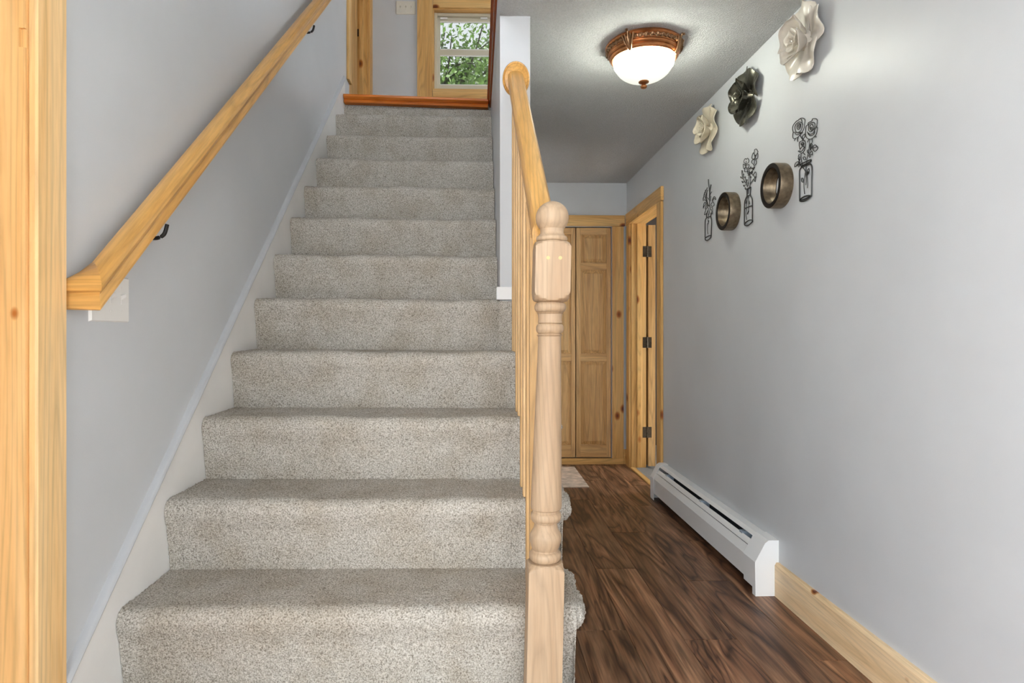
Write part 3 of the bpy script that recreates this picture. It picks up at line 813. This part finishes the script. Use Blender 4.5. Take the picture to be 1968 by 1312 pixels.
# door_3: folding closet door in the end wall
d = thing('door_3', (0.83, YB, 0), kind='structure')
part_box(d, 'casing', M['pine'], (1.140, 1.236, YB - 0.019, YB, 0.05, 2.012), 0.002)
part_box(d, 'casing', M['pine'], (0.43, 0.527, YB - 0.019, YB, 0.05, 2.012), 0.002)
part_box(d, 'head_casing', M['pine_x'], (0.42, 1.246, YB - 0.022, YB, 2.014, 2.105), 0.002)
part_box(d, 'sill_board', M['pine_x'], (0.43, 1.236, YB - 0.019, YB + 0.02, 0.0, 0.050), 0.002)
YD = YB + 0.006
for x0, x1 in ((0.536, 0.829), (0.836, 1.132)):
    z0, z1 = 0.055, 2.003
    lf = MB().box(x0 + 0.02, x1 - 0.02, YD + 0.012, YD + 0.026, z0 + 0.02, z1 - 0.02).build('door_leaf', M['fir'], d)
    sw = 0.036
    part_box(lf, 'stile', M['fir'], (x0, x0 + sw, YD, YD + 0.028, z0, z1))
    part_box(lf, 'stile', M['fir'], (x1 - sw, x1, YD, YD + 0.028, z0, z1))
    rails = ((z0, 0.160), (0.871, 0.932), (1.647, 1.705), (1.947, z1))
    for a, b in rails: part_box(lf, 'rail', M['fir_x'], (x0 + sw, x1 - sw, YD + 0.0005, YD + 0.028, a, b))
    for (a, b) in ((0.160, 0.871), (0.932, 1.647), (1.705, 1.947)):
        g, s_ = 0.006, 0.028
        xa, xb, za, zb = x0 + sw + g, x1 - sw - g, a + g, b - g
        vs = [(xa, YD + 0.012, za), (xb, YD + 0.012, za), (xb, YD + 0.012, zb), (xa, YD + 0.012, zb),
              (xa + s_, YD + 0.003, za + s_), (xb - s_, YD + 0.003, za + s_), (xb - s_, YD + 0.003, zb - s_), (xa + s_, YD + 0.003, zb - s_)]
        MB().add(vs, [[4, 5, 6, 7], [0, 1, 5, 4], [1, 2, 6, 5], [2, 3, 7, 6], [3, 0, 4, 7]]).build('raised_panel', M['fir'], lf)

# baseboards
struct(MB().prism([(XR - 0.018, 0), (XR, 0), (XR, 0.142), (XR - 0.011, 0.142), (XR - 0.018, 0.130)], 'Y', WR0, 2.588), 'baseboard_right', M['pine_pale'])
struct(MB().box(1.238, XR - 0.001, YB - 0.016, YB, 0, 0.125), 'baseboard_back', M['pine_x'], bevel=0.002)
struct(MB().box(XR - 0.016, XR, 5.206, YB - 0.017, 0, 0.125), 'baseboard_far_right', M['pine_y'], bevel=0.002)

# ------------------------------------------------------------------ upstairs window
wn = thing('window_1', (0, YU, W1[2]), kind='structure')
x0, x1, z0, z1 = W1
cl = onY(802, 100, YU).x
part_box(wn, 'casing', M['pine'], (cl, x0 + 0.004, YU - 0.019, YU, ZU + 0.001, z1 + 0.14), 0.002)
part_box(wn, 'casing', M['pine'], (x1 - 0.004, x1 + 0.1, YU - 0.019, YU, ZU + 0.001, z1 + 0.14), 0.002)
part_box(wn, 'head_casing', M['pine_x'], (x0 + 0.006, x1 - 0.006, YU - 0.019, YU, z1 - 0.006, z1 + 0.14), 0.002)
part_box(wn, 'sill_board', M['pine_x'], (x0 + 0.006, x1 - 0.006, YU - 0.019, YU, z0 - 0.25, z0 + 0.006), 0.002)
part_box(wn, 'jamb_liner', M['pine'], (x0, x0 + 0.014, YU, YU + 0.06, z0, z1), 0)
part_box(wn, 'jamb_liner', M['pine'], (x1 - 0.014, x1, YU, YU + 0.06, z0, z1), 0)
part_box(wn, 'jamb_liner', M['pine_x'], (x0 + 0.014, x1 - 0.014, YU, YU + 0.06, z1 - 0.014, z1), 0)
part_box(wn, 'jamb_liner', M['pine_x'], (x0 + 0.014, x1 - 0.014, YU, YU + 0.06, z0, z0 + 0.014), 0)
def frame(p, name, m, X0, X1, Z0, Z1, w, ya, yb, wt=None, wb=None):
    wt = wt or w; wb = wb or w
    MB().box(X0, X0 + w, ya, yb, Z0, Z1).box(X1 - w, X1, ya, yb, Z0, Z1).box(X0 + w, X1 - w, ya, yb, Z1 - wt, Z1).box(X0 + w, X1 - w, ya, yb, Z0, Z0 + wb).build(name, m, p, bevel=0.003)
fx0, fx1, fz0, fz1 = x0 + 0.014, x1 - 0.014, z0 + 0.014, z1 - 0.014
frame(wn, 'frame', M['almond'], fx0, fx1, fz0, fz1, 0.026, YU + 0.055, YU + 0.12)
gx0 = onY(846, 100, YU + 0.085).x; gx1 = fx1 - 0.06
zz = [onY(846, y, YU + 0.085).z for y in (41, 95, 108, 165)]
zm = (zz[1] + zz[2]) / 2
for (za, zb, dy) in ((zz[1], zz[0], 0.022), (zz[3], zz[2], 0.0)):
    sash = MB()
    X0, X1 = fx0 + 0.026, fx1 - 0.026
    ya, yb = YU + 0.066 + dy, YU + 0.090 + dy
    zt = fz1 - 0.026 if dy else zm + 0.006
    zb_ = zm - 0.006 if dy else fz0 + 0.026
    sash.box(X0, gx0, ya, yb, zb_, zt).box(gx1, X1, ya, yb, zb_, zt).box(gx0, gx1, ya, yb, zb, zt).box(gx0, gx1, ya, yb, zb_, za)
    so = sash.build('sash', M['almond'], wn)
    MB().box(gx0, gx1, ya + 0.010, ya + 0.013, za, zb).build('pane', M['pane'], so)
    if dy: s1 = so
    bead = MB()
    for z_ in (za, zb - 0.006): bead.box(gx0, gx1, ya - 0.002, ya + 0.002, z_, z_ + 0.006)
    bead.build('glazing_bead', M['plastic'], so)
for px in (853, 930):
    c = onY(px, 35, YU + 0.07)
    part_box(s1, 'tilt_latch', M['plastic'], (c.x - 0.03, c.x + 0.03, YU + 0.066, YU + 0.082, c.z - 0.006, c.z + 0.006), 0.001)
# ------------------------------------------------------------------ baseboard heater
H0, H1 = 2.590, 4.185
ht = thing('baseboard_heater', (XR - 0.05, (H0 + H1) / 2, 0), 'white metal baseboard heater along the grey hallway wall', 'heater')
def loop(prof, y0, y1, name, m, parent=ht):
    return MB().prism(prof, 'Y', y0, y1).build(name, m, parent)
X = lambda dx: XR - dx
loop([(X(0.001), 0.03), (X(0.004), 0.03), (X(0.004), 0.226), (X(0.040), 0.226), (X(0.052), 0.213), (X(0.055), 0.215), (X(0.041), 0.230), (X(0.001), 0.230)], H0 + 0.02, H1 - 0.02, 'back_hood', M['heater'])
loop([(X(0.093), 0.045), (X(0.096), 0.045), (X(0.098), 0.142), (X(0.082), 0.178), (X(0.079), 0.177), (X(0.095), 0.141)], H0 + 0.02, H1 - 0.02, 'front_cover', M['heater'])
loop([(X(0.079), 0.180), (X(0.077), 0.178), (X(0.060), 0.198), (X(0.063), 0.200)], H0 + 0.10, H1 - 0.06, 'damper', M['heater'])
loop([(X(0.085), 0.06), (X(0.012), 0.06), (X(0.012), 0.150), (X(0.085), 0.150)], H0 + 0.12, H1 - 0.12, 'fin_element', M['heater_in'])
loop([(X(0.006), 0.03), (X(0.004), 0.03), (X(0.004), 0.225), (X(0.006), 0.225)], H0 + 0.11, H1 - 0.07, 'inner_back', M['heater_in'])
for y in (2.80, 3.32, 3.93):
    MB().box(X(0.066), X(0.02), y, y + 0.03, 0.17, 0.206).build('bracket_tab', M['heater_tab'], ht)
capp = [(X(0.0), 0.0), (X(0.099), 0.0), (X(0.101), 0.143), (X(0.058), 0.222), (X(0.042), 0.234), (X(0.0), 0.234)]
for ya, yb, nm in ((H0, H0 + 0.012, 'end_cap'), (H1 - 0.012, H1, 'end_cap')):
    loop(capp, ya, yb, nm, M['heater'])
sl = [(X(0.099), 0.0), (X(0.101), 0.143), (X(0.058), 0.222), (X(0.042), 0.234), (X(0.0), 0.234), (X(0.0), 0.231), (X(0.041), 0.231), (X(0.056), 0.219), (X(0.0985), 0.142), (X(0.0965), 0.0)]
sl2 = [(X(0.0995), 0.03)] + sl[1:-1] + [(X(0.0970), 0.03)]
loop(sl, H0 + 0.012, H0 + 0.03, 'end_cap_sleeve', M['heater']); loop(sl2, H0 + 0.03, H0 + 0.115, 'end_cap_sleeve', M['heater'])
loop(sl, H1 - 0.075, H1 - 0.012, 'end_cap_sleeve', M['heater'])

# ------------------------------------------------------------------ floor mat
mt = MB().prism([(0.32, 4.46), (0.800, 4.46), (0.800, 5.14), (0.32, 5.14)], 'Z', 0.0, 0.007).build('floor_mat', M['mat'], bevel=0.002)
tag(mt, 'mottled beige mat lying on the dark floor before the closet', 'mat')

# ------------------------------------------------------------------ ceiling light
LX, LY = 0.735, 2.745
lamp = thing('ceiling_light', (LX, LY, ZC), 'lit copper flush ceiling light with ribbed white glass bowl', 'ceiling light')
cc = (LX, LY, ZC)
MB().lathe([(0.10, 0.0), (0.158, 0.0), (0.166, -0.006), (0.168, -0.014), (0.163, -0.020), (0.158, -0.022), (0.157, -0.034), (0.153, -0.038), (0.156, -0.043), (0.153, -0.050), (0.148, -0.053), (0.150, -0.058), (0.146, -0.064), (0.140, -0.066), (0.140, -0.071), (0.134, -0.072), (0.132, -0.064), (0.10, -0.06)], cc, seg=64, cap=False).build('canopy', M['copper'], lamp, smooth=True, sharp=50)
rope = MB(); vs = []; NSG = 300; rs = 8
for k in range(NSG):
    a = 2 * math.pi * k / NSG
    for j in range(rs):
        b = 2 * math.pi * j / rs
        rr = 0.0075 * (1 + 0.42 * math.cos(2 * b + 44 * a * 1.0))
        vs.append(((LX + (0.159 + rr * math.cos(b)) * math.cos(a)), LY + (0.159 + rr * math.cos(b)) * math.sin(a), ZC - 0.0285 + rr * math.sin(b)))
rope.add(vs, [[k * rs + j, k * rs + (j + 1) % rs, ((k + 1) % NSG) * rs + (j + 1) % rs, ((k + 1) % NSG) * rs + j] for k in range(NSG) for j in range(rs)])
rope.build('rope_ring', M['bronze_leaf'], lamp, smooth=True)
# glass bowl with cut ribs
bowl = MB(); vs = []; BS = 192; BN = 22
for i in range(BN + 1):
    t = i / BN
    ang = t * math.pi / 2
    r = 0.133 * math.cos(ang) ** 0.85 if i < BN else 0.012
    r = max(r, 0.012)
    h = -0.066 - 0.098 * math.sin(ang)
    for k in range(BS):
        a = 2 * math.pi * k / BS
        rib = 0.0012 * max(0, math.cos(a * 24)) * (1 if 0.2 < t < 0.9 else 0) * (0.35 + 0.65 * (math.cos(a * 8) > -0.2))
        cut = 0.0010 * (math.sin(a * 32 + t * 40) * math.sin(a * 32 - t * 40)) if t > 0.72 else 0
        q = r * (1 - (rib + cut) / 0.1)
        vs.append((LX + q * math.cos(a), LY + q * math.sin(a), ZC + h))
bowl.add(vs, [[i * BS + k, i * BS + (k + 1) % BS, (i + 1) * BS + (k + 1) % BS, (i + 1) * BS + k] for i in range(BN) for k in range(BS)])
bowl.build('glass_bowl', M['lamp_glass'], lamp, smooth=True)
MB().lathe([(0.004, -0.160), (0.018, -0.161), (0.023, -0.165), (0.022, -0.170), (0.012, -0.174), (0.008, -0.178), (0.013, -0.182), (0.015, -0.187), (0.012, -0.193), (0.004, -0.196)], cc, seg=24).build('finial', M['copper'], lamp, smooth=True, sharp=60)
for deg in (-128, -38, 80):                        # leaf clips
    a = math.radians(deg)
    er = Vector((math.cos(a), math.sin(a), 0)); et = Vector((-math.sin(a), math.cos(a), 0)); ez = Vector((0, 0, 1)); o0 = Vector(cc)
    clip = MB()
    clip.tube(smooth_line([o0 + er * 0.182 + ez * -0.008, o0 + er * 0.178 + ez * -0.001, o0 + er * 0.170 + ez * -0.008, o0 + er * 0.166 + ez * -0.03, o0 + er * 0.158 + ez * -0.055, o0 + er * 0.143 + ez * -0.078], 4), [0.005] * 6 + [0.0045] * 15, 8)
    for sgn in (-1, 1):
        for wd in (0.010, 0.021):
            clip.tube(smooth_line([o0 + er * 0.143 + ez * -0.076 + et * sgn * 0.003, o0 + er * 0.158 + ez * -0.056 + et * sgn * wd * 0.6, o0 + er * 0.166 + ez * -0.034 + et * sgn * wd, o0 + er * 0.170 + ez * -0.018 + et * sgn * wd * 1.25], 4), 0.0036, 6)
    clip.build('leaf_clip', M['bronze_leaf'], lamp, smooth=True)

# ------------------------------------------------------------------ wall roses
def petal(c, R, a0, w, r0, r1, n0, n1, curl, amp, ph, freq=2.0, pw=1.4):
    """c centre on wall; local axes: s (towards camera = -Y), z, n = out of the wall (-X)"""
    NU, NV = 15, 9; vs = []
    for side in (0, 1):
        for i in range(NU):
            u = -1 + 2 * i / (NU - 1)
            for j in range(NV):
                v = j / (NV - 1)
                a = a0 + u * w * (0.45 + 0.55 * v)
                edge = 1 - 0.16 * abs(u) ** 2.5 - 0.05 * math.cos(u * 7 + ph)
                r = r0 + (r1 - r0) * v * edge
                n = n0 + (n1 - n0) * v ** pw
                n += amp * v * v * math.sin(freq * math.pi * u + ph)
                n -= curl * max(0, v - 0.65) ** 2 * 8
                n += 0.02 * (1 - v) * u * u
                off = 0.0022 if side else -0.0022
                vs.append((c.x - max(0.001, (n + off / R * 0.9) * R), c.y - r * R * math.cos(a), c.z + r * R * math.sin(a)))
    fs = []
    K = NU * NV
    for i in range(NU - 1):
        for j in range(NV - 1):
            q = [i * NV + j, i * NV + j + 1, (i + 1) * NV + j + 1, (i + 1) * NV + j]
            fs.append(q[::-1]); fs.append([x + K for x in q])
    rim = [i * NV for i in range(NU)] + [(NU - 1) * NV + j for j in range(1, NV)] + [i * NV + NV - 1 for i in range(NU - 2, -1, -1)] + [j for j in range(NV - 2, 0, -1)]
    for k in range(len(rim)):
        a_, b_2 = rim[k], rim[(k + 1) % len(rim)]
        fs.append([a_, b_2, b_2 + K, a_ + K])
    return vs, fs
def wall_rose(px, py, R, m, label, seed):
    rnd = random.Random(seed)
    p = onX(px, py, XR - 0.045)
    c = Vector((XR - 0.002, p.y, p.z))
    t = thing('wall_rose', c, label, 'wall sculpture', 'ceramic roses on the hallway wall')
    MB().lathe([(0.30 * R, 0.0), (0.30 * R, -0.05 * R), (0.20 * R, -0.14 * R), (0.12 * R, -0.24 * R), (0.05 * R, -0.28 * R)], c, seg=20, axis='X').build('backing', m, t, smooth=True)
    for k in range(5):
        a = math.radians(90 + 72 * k + rnd.uniform(-6, 6))
        v, f = petal(c, R, a, 0.74, 0.12, 1.0, 0.03 + 0.03 * (k % 2), 0.30, 0.10, 0.085, rnd.uniform(0, 6), 1.5)
        mk('outer_petal', v, f, m, t, smooth=True, sharp=60)
    for k in range(4):
        a = math.radians(50 + 90 * k + rnd.uniform(-8, 8))
        v, f = petal(c, R, a, 0.88, 0.10, 0.60, 0.12, 0.60, 0.05, 0.05, rnd.uniform(0, 6), 1.3, 1.9)
        mk('inner_petal', v, f, m, t, smooth=True, sharp=60)
    for k in range(3):
        a = math.radians(20 + 120 * k + rnd.uniform(-8, 8))
        v, f = petal(c, R, a, 1.05, 0.07, 0.30, 0.22, 0.55, 0.05, 0.03, rnd.uniform(0, 6), 1.6, 0.8)
        mk('heart_petal', v, f, m, t, smooth=True, sharp=60)
    for k in range(5):
        a = math.radians(72 * k)
        b0 = Vector((c.x - 0.2 * R, c.y - 0.03 * R * math.cos(a), c.z + 0.03 * R * math.sin(a)))
        b1 = Vector((c.x - (0.50 + 0.06 * (k % 2)) * R, c.y - 0.10 * R * math.cos(a + 0.5), c.z + 0.10 * R * math.sin(a + 0.5)))
        MB().tube([b0, b0.lerp(b1, 0.6) , b1], [0.03 * R, 0.035 * R, 0.02 * R], 7).build('stamen', m, t, smooth=True)
wall_rose(1532, 77, 0.140, M['cream_rose'], 'large cream wall rose above the rose jar outline', 3)
wall_rose(1425, 186, 0.130, M['pewter_rose'], 'dark metallic wall rose between the two pale ones', 5)
wall_rose(1353, 249, 0.128, M['ivory_rose'], 'ivory wall rose hanging nearest the closet, above the lily bottle outline', 8)

# ------------------------------------------------------------------ round mirrors
def round_mirror(px, py, R, label):
    p = onX(px, py, XR - 0.055)
    c = Vector((XR, p.y, p.z))
    t = thing('round_mirror', c, label, 'mirror', 'small round mirrors on the hallway wall')
    D = 0.052
    MB().lathe([(R * 0.70, 0.0), (R * 0.985, 0.0), (R, -0.004), (R, -D + 0.003), (R * 0.985, -D)], c, seg=48, cap=False, axis='X').build('rim', M['mirror_rim'], t, smooth=True, sharp=40)
    MB().lathe([(R * 0.985, -D), (R * 0.97, -D - 0.001), (R * 0.79, -D - 0.001), (R * 0.775, -D + 0.003)], c, seg=48, cap=False, axis='X').build('face_ring', M['mirror_face'], t, smooth=True, sharp=40)
    MB().lathe([(R * 0.775, -D + 0.003), (R * 0.765, -0.022)], c, seg=48, cap=False, axis='X').build('inner_rim', M['mirror_rim'], t, smooth=True, sharp=40)
    MB().lathe([(R * 0.768, -0.018), (R * 0.768, -0.022)], c, seg=48, axis='X').build('mirror_glass', M['mirror'], t)
round_mirror(1479, 357, 0.0925, 'bronze rimmed round mirror beside the rose jar outline')
round_mirror(1388, 406, 0.0935, 'bronze rimmed round mirror beside the lily bottle outline')

# ------------------------------------------------------------------ wire flower outlines
XW = XR - 0.004
def wire(name, ox, oy, sc, strokes, bold, label, buds=()):
    q = onX(ox + 30, oy + 80, XR)
    def P(p): return onX(ox + p[0] / sc, oy + p[1] / sc, XW)
    c = Vector((XR, P(bold[0][0]).y, P(bold[0][-1]).z))
    t = thing(name, c, label, 'wall art', 'black wire flower outlines on the hallway wall')
    for nm, ss, r in (('flower_outline', strokes, 0.0016), ('vessel_outline', bold, 0.0027), ('bud_outline', buds, 0.0027)):
        if not ss: continue
        mb = MB()
        for s in ss: mb.tube([P(p) for p in smooth_line([(a, b, 0) for a, b in s], 4)], r, 5)
        mb.build(nm, M['black'], t, smooth=True, kind=None if nm == 'vessel_outline' else 'stuff')
wire('wire_flower_jar', 1510, 215, 7.2875, [
    [(105, 285), (95, 230), (110, 180), (150, 130), (170, 120), (210, 88), (250, 90), (270, 110), (265, 170), (255, 230), (225, 290), (175, 350), (115, 375), (98, 340), (105, 285)],
    [(140, 270), (130, 220), (140, 180), (170, 150), (200, 140), (235, 165), (235, 200), (215, 260), (165, 290), (140, 270)],
    [(160, 235), (160, 190), (185, 160), (210, 175), (205, 220), (175, 245), (160, 235)], [(175, 215), (180, 185), (200, 180), (195, 210), (180, 222)],
    [(105, 285), (150, 287), (200, 288), (235, 290)], [(210, 88), (225, 120), (230, 170)], [(130, 300), (160, 320), (210, 295)],
    [(175, 355), (165, 380), (170, 415)], [(140, 370), (120, 405)], [(200, 325), (220, 360), (240, 395)],
    [(280, 260), (285, 200), (310, 180), (320, 150), (365, 125), (380, 95), (435, 100), (440, 150), (435, 200), (445, 230), (430, 310), (390, 360), (340, 380), (295, 365), (275, 320), (280, 260)],
    [(320, 240), (325, 180), (350, 155), (400, 150), (410, 190), (395, 240), (350, 275), (325, 265), (320, 240)],
    [(340, 235), (340, 195), (365, 170), (385, 200), (380, 245), (355, 260), (340, 235)], [(345, 235), (355, 215), (370, 225), (355, 245)],
    [(300, 280), (340, 310), (390, 290), (410, 240), (440, 190)], [(310, 300), (345, 335), (395, 310), (405, 270)],
    [(400, 340), (425, 350), (415, 325)], [(325, 375), (305, 425)], [(370, 375), (375, 430)], [(240, 390), (235, 345), (265, 310), (265, 350), (240, 390)],
    [(335, 385), (330, 450), (320, 560), (300, 640), (290, 720), (285, 850), (300, 900), (308, 1010), (303, 1065)],
    [(345, 540), (340, 470), (360, 435), (370, 480), (345, 540)], [(355, 520), (352, 450)], [(375, 510), (390, 475), (415, 462), (450, 500), (430, 540), (400, 550), (375, 510)], [(375, 510), (430, 490)],
    [(305, 570), (305, 535), (325, 540), (320, 580), (305, 570)], [(330, 590), (365, 545), (375, 600), (350, 590)], [(325, 625), (330, 600), (345, 605), (340, 635), (325, 625)],
    [(190, 470), (195, 425), (225, 405), (265, 405), (275, 440), (275, 490), (255, 550), (225, 575), (175, 550), (195, 545), (225, 550), (260, 500)], [(190, 470), (200, 530)],
    [(215, 440), (240, 425), (255, 445), (240, 470), (220, 465), (215, 440)], [(222, 450), (250, 455)], [(225, 458), (248, 440)], [(205, 520), (235, 480), (265, 495)],
    [(190, 590), (175, 625)], [(215, 575), (215, 620), (225, 700), (240, 770), (275, 830), (270, 870), (258, 960), (255, 1050), (265, 1150)], [(250, 575), (270, 600)],
    [(250, 665), (245, 635), (270, 630), (280, 670), (250, 665)], [(190, 690), (175, 645), (195, 630), (200, 670), (190, 690), (205, 740)], [(125, 770), (135, 720), (175, 695), (175, 740), (125, 770)], [(150, 745), (185, 720), (210, 700)], [(185, 775), (190, 720), (185, 650)],
    [(285, 760), (280, 860), (288, 960), (280, 1025)], [(305, 880), (300, 830), (325, 790), (328, 840), (305, 880)], [(300, 900), (315, 830)], [(225, 975), (222, 935), (240, 930), (248, 985), (225, 975)]],
    [[(225, 775), (195, 825), (194, 1000), (195, 1220), (205, 1245)], [(350, 730), (368, 780), (364, 960), (360, 1160), (345, 1190)],
     [(205, 735), (230, 720), (345, 670), (350, 690), (330, 705), (225, 755), (205, 735)], [(225, 755), (225, 775), (330, 730), (350, 730)],
     [(195, 1240), (225, 1255), (290, 1235), (345, 1190), (330, 1170), (270, 1180), (215, 1215), (195, 1240)], [(215, 1235), (280, 1215), (335, 1180)]],
    'black wire outline of roses standing in a mason jar')
wire('wire_flower_bottle', 1410, 280, 8.2, [
    [(330, 60), (355, 50), (375, 75), (380, 100), (350, 150), (325, 140), (325, 100), (330, 60)], [(335, 170), (310, 110), (285, 190), (310, 210), (335, 190)], [(345, 160), (380, 120), (380, 180), (360, 210), (340, 185)],
    [(330, 210), (290, 230), (280, 265), (305, 285), (320, 310), (350, 290), (360, 255), (345, 215)], [(337, 140), (332, 200), (325, 290)], [(342, 150), (336, 190)],
    [(190, 280), (165, 265), (165, 230), (185, 200), (200, 215), (220, 195), (240, 235), (230, 265), (205, 290)], [(185, 310), (150, 290), (155, 360), (175, 350), (190, 330)], [(195, 310), (240, 295), (235, 340), (205, 355), (190, 330)], [(180, 350), (170, 405), (215, 400), (205, 350)], [(192, 285), (190, 340)], [(197, 240), (195, 290)],
    [(255, 420), (235, 370), (245, 350), (260, 365), (270, 330), (285, 365), (300, 345), (300, 385), (265, 420)], [(250, 430), (220, 400), (220, 440), (240, 440)], [(250, 440), (225, 465), (245, 465), (260, 445)], [(265, 430), (295, 405), (290, 440), (270, 440)], [(240, 425), (275, 428)],
    [(325, 480), (300, 455), (320, 445), (340, 410), (355, 440), (350, 480), (330, 490)], [(330, 495), (325, 540), (340, 565), (345, 520), (335, 495)], [(335, 490), (355, 485), (345, 510)], [(310, 380), (330, 345), (318, 330), (310, 380)],
    [(315, 520), (265, 600), (250, 650)], [(255, 460), (265, 540), (260, 610)], [(240, 480), (235, 560), (225, 640)], [(210, 540), (205, 580)], [(180, 490), (185, 530), (205, 600), (220, 650)], [(135, 385), (130, 440), (150, 520), (205, 610)], [(115, 500), (150, 520)], [(155, 440), (150, 510)], [(130, 570), (170, 565)], [(155, 630), (205, 610)], [(180, 675), (210, 680)],
    [(230, 690), (230, 760)], [(225, 800), (205, 900), (200, 1000), (195, 1080), (205, 1170)], [(232, 790), (235, 920), (230, 1020), (215, 1080)]],
    [[(210, 795), (180, 860), (170, 940), (168, 1100), (168, 1235)], [(262, 780), (290, 840), (295, 930), (294, 1060), (292, 1190)],
     [(210, 680), (265, 650)], [(210, 688), (270, 657)], [(210, 690), (210, 790)], [(265, 660), (260, 780)], [(205, 795), (260, 775)], [(172, 990), (225, 965), (290, 942)],
     [(168, 1235), (185, 1258), (240, 1245), (293, 1195), (290, 1170), (250, 1170), (200, 1200), (168, 1235)]],
    'black wire outline of wildflowers in a narrow necked bottle',
    [[(132, 388), (134, 425)], [(112, 490), (120, 508)], [(152, 442), (156, 462)], [(130, 560), (144, 580)], [(154, 622), (168, 640)], [(180, 660), (188, 688)], [(180, 485), (178, 510)], [(208, 530), (210, 552)], [(230, 580), (234, 600)], [(270, 482), (266, 508)], [(195, 910), (210, 862)], [(240, 872), (250, 918)], [(232, 1030), (216, 1078)]])
wire('wire_flower_vase', 1340, 340, 10.1, [
    [(195, 205), (170, 260), (135, 320), (120, 420)], [(160, 250), (150, 310)], [(185, 300), (185, 430), (205, 530)], [(115, 460), (115, 410), (135, 380)], [(120, 450), (160, 450), (205, 540)], [(200, 400), (235, 450), (235, 560)], [(140, 330), (165, 420), (200, 500)], [(205, 250), (175, 330), (170, 420)], [(195, 215), (150, 290), (125, 360)],
    [(280, 290), (250, 340), (240, 440), (240, 560)], [(265, 370), (255, 470)], [(290, 470), (300, 420), (325, 380), (345, 390), (360, 430), (350, 440), (330, 410), (310, 440), (290, 470)], [(265, 530), (300, 480), (325, 510), (325, 550), (290, 570), (260, 540)],
    [(270, 590), (295, 600), (297, 710), (265, 700), (285, 670), (265, 620)], [(180, 520), (150, 490), (125, 530), (118, 610), (135, 560), (180, 530)], [(205, 545), (170, 570), (155, 625), (200, 590), (210, 560)], [(170, 630), (150, 680), (140, 735), (185, 700), (205, 650)],
    [(215, 600), (210, 700), (215, 770), (205, 840), (215, 870), (200, 920), (200, 1040), (208, 1110)], [(225, 840), (205, 920)], [(250, 560), (245, 640), (225, 740)]],
    [[(180, 790), (155, 850), (151, 1000), (150, 1180)], [(262, 770), (278, 850), (274, 1000), (268, 1150)],
     [(180, 700), (180, 790)], [(265, 700), (260, 770)], [(180, 785), (255, 765)],
     [(150, 1190), (160, 1225), (200, 1225), (255, 1180), (268, 1140), (240, 1135), (190, 1160), (150, 1190)]],
    'black wire outline of lilies in a tall glass',
    [[(215, 45), (220, 130), (235, 240), (240, 330)], [(268, 150), (250, 230), (240, 330), (236, 420)], [(195, 540), (240, 560)]])

# ------------------------------------------------------------------ outdoors beyond the upstairs window
def tree(loc, ctr, rad, n_leaf, label, seed):
    rg = np.random.default_rng(seed)
    t = thing('tree', loc, label, 'tree')
    base = Vector(loc); ctr = Vector(ctr)
    MB().tube(smooth_line([base, base.lerp(ctr, 0.5) + Vector((0.1, 0, 0)), ctr + Vector((0, 0, rad[2] * 0.6))], 6), [0.2 - 0.012 * k for k in range(13)], 9).build('trunk', M['bark'], t, smooth=True)
    tips = []
    for k in range(46):
        a = rg.uniform(0, 6.28); e = rg.uniform(-0.5, 0.8)
        s0 = base.lerp(ctr, rg.uniform(0.6, 1.0))
        tip = ctr + Vector((rad[0] * math.cos(a) * math.cos(e), rad[1] * math.sin(a) * math.cos(e), rad[2] * math.sin(e))) * rg.uniform(0.6, 1.0)
        m1 = s0.lerp(tip, 0.5) + Vector(rg.normal(0, 0.18, 3))
        MB().tube(smooth_line([s0, m1, tip], 5), [0.035 - 0.0028 * j for j in range(11)], 5).build('branch', M['bark'], t)
        tips += [tip, m1.lerp(tip, 0.5), m1]
    tips = np.array([tuple(p) for p in tips])
    cen = tips[rg.integers(0, len(tips), n_leaf)] + rg.normal(0, 1, (n_leaf, 3)) * np.array([0.30, 0.30, 0.24])
    dirs = rg.normal(0, 1, (n_leaf, 3)); dirs /= np.linalg.norm(dirs, axis=1, keepdims=True)
    oth = np.cross(dirs, rg.normal(0, 1, (n_leaf, 3))); oth /= np.linalg.norm(oth, axis=1, keepdims=True)
    L = rg.uniform(0.035, 0.07, (n_leaf, 1))
    v = np.stack([cen - dirs * L, cen + oth * L * 0.45, cen + dirs * L, cen - oth * L * 0.45], 1).reshape(-1, 3)
    f = np.arange(n_leaf * 4).reshape(-1, 4)
    mk('foliage', v, f, M['leaf'], t, kind='stuff')
tree((-0.9, 12.0, -0.15), (-0.9, 12.0, 5.9), (1.9, 1.6, 1.7), 7000, 'leafy green tree outside the upstairs window', 4)
tree((2.2, 15.5, -0.15), (1.6, 15.5, 6.6), (2.4, 1.8, 2.2), 7000, 'second leafy tree farther behind the window tree', 9)
gr = MB().box(-30, 30, -30, 40, -0.3, -0.15).build('ground', M['bounce_ground']); tag(gr, kind='structure')
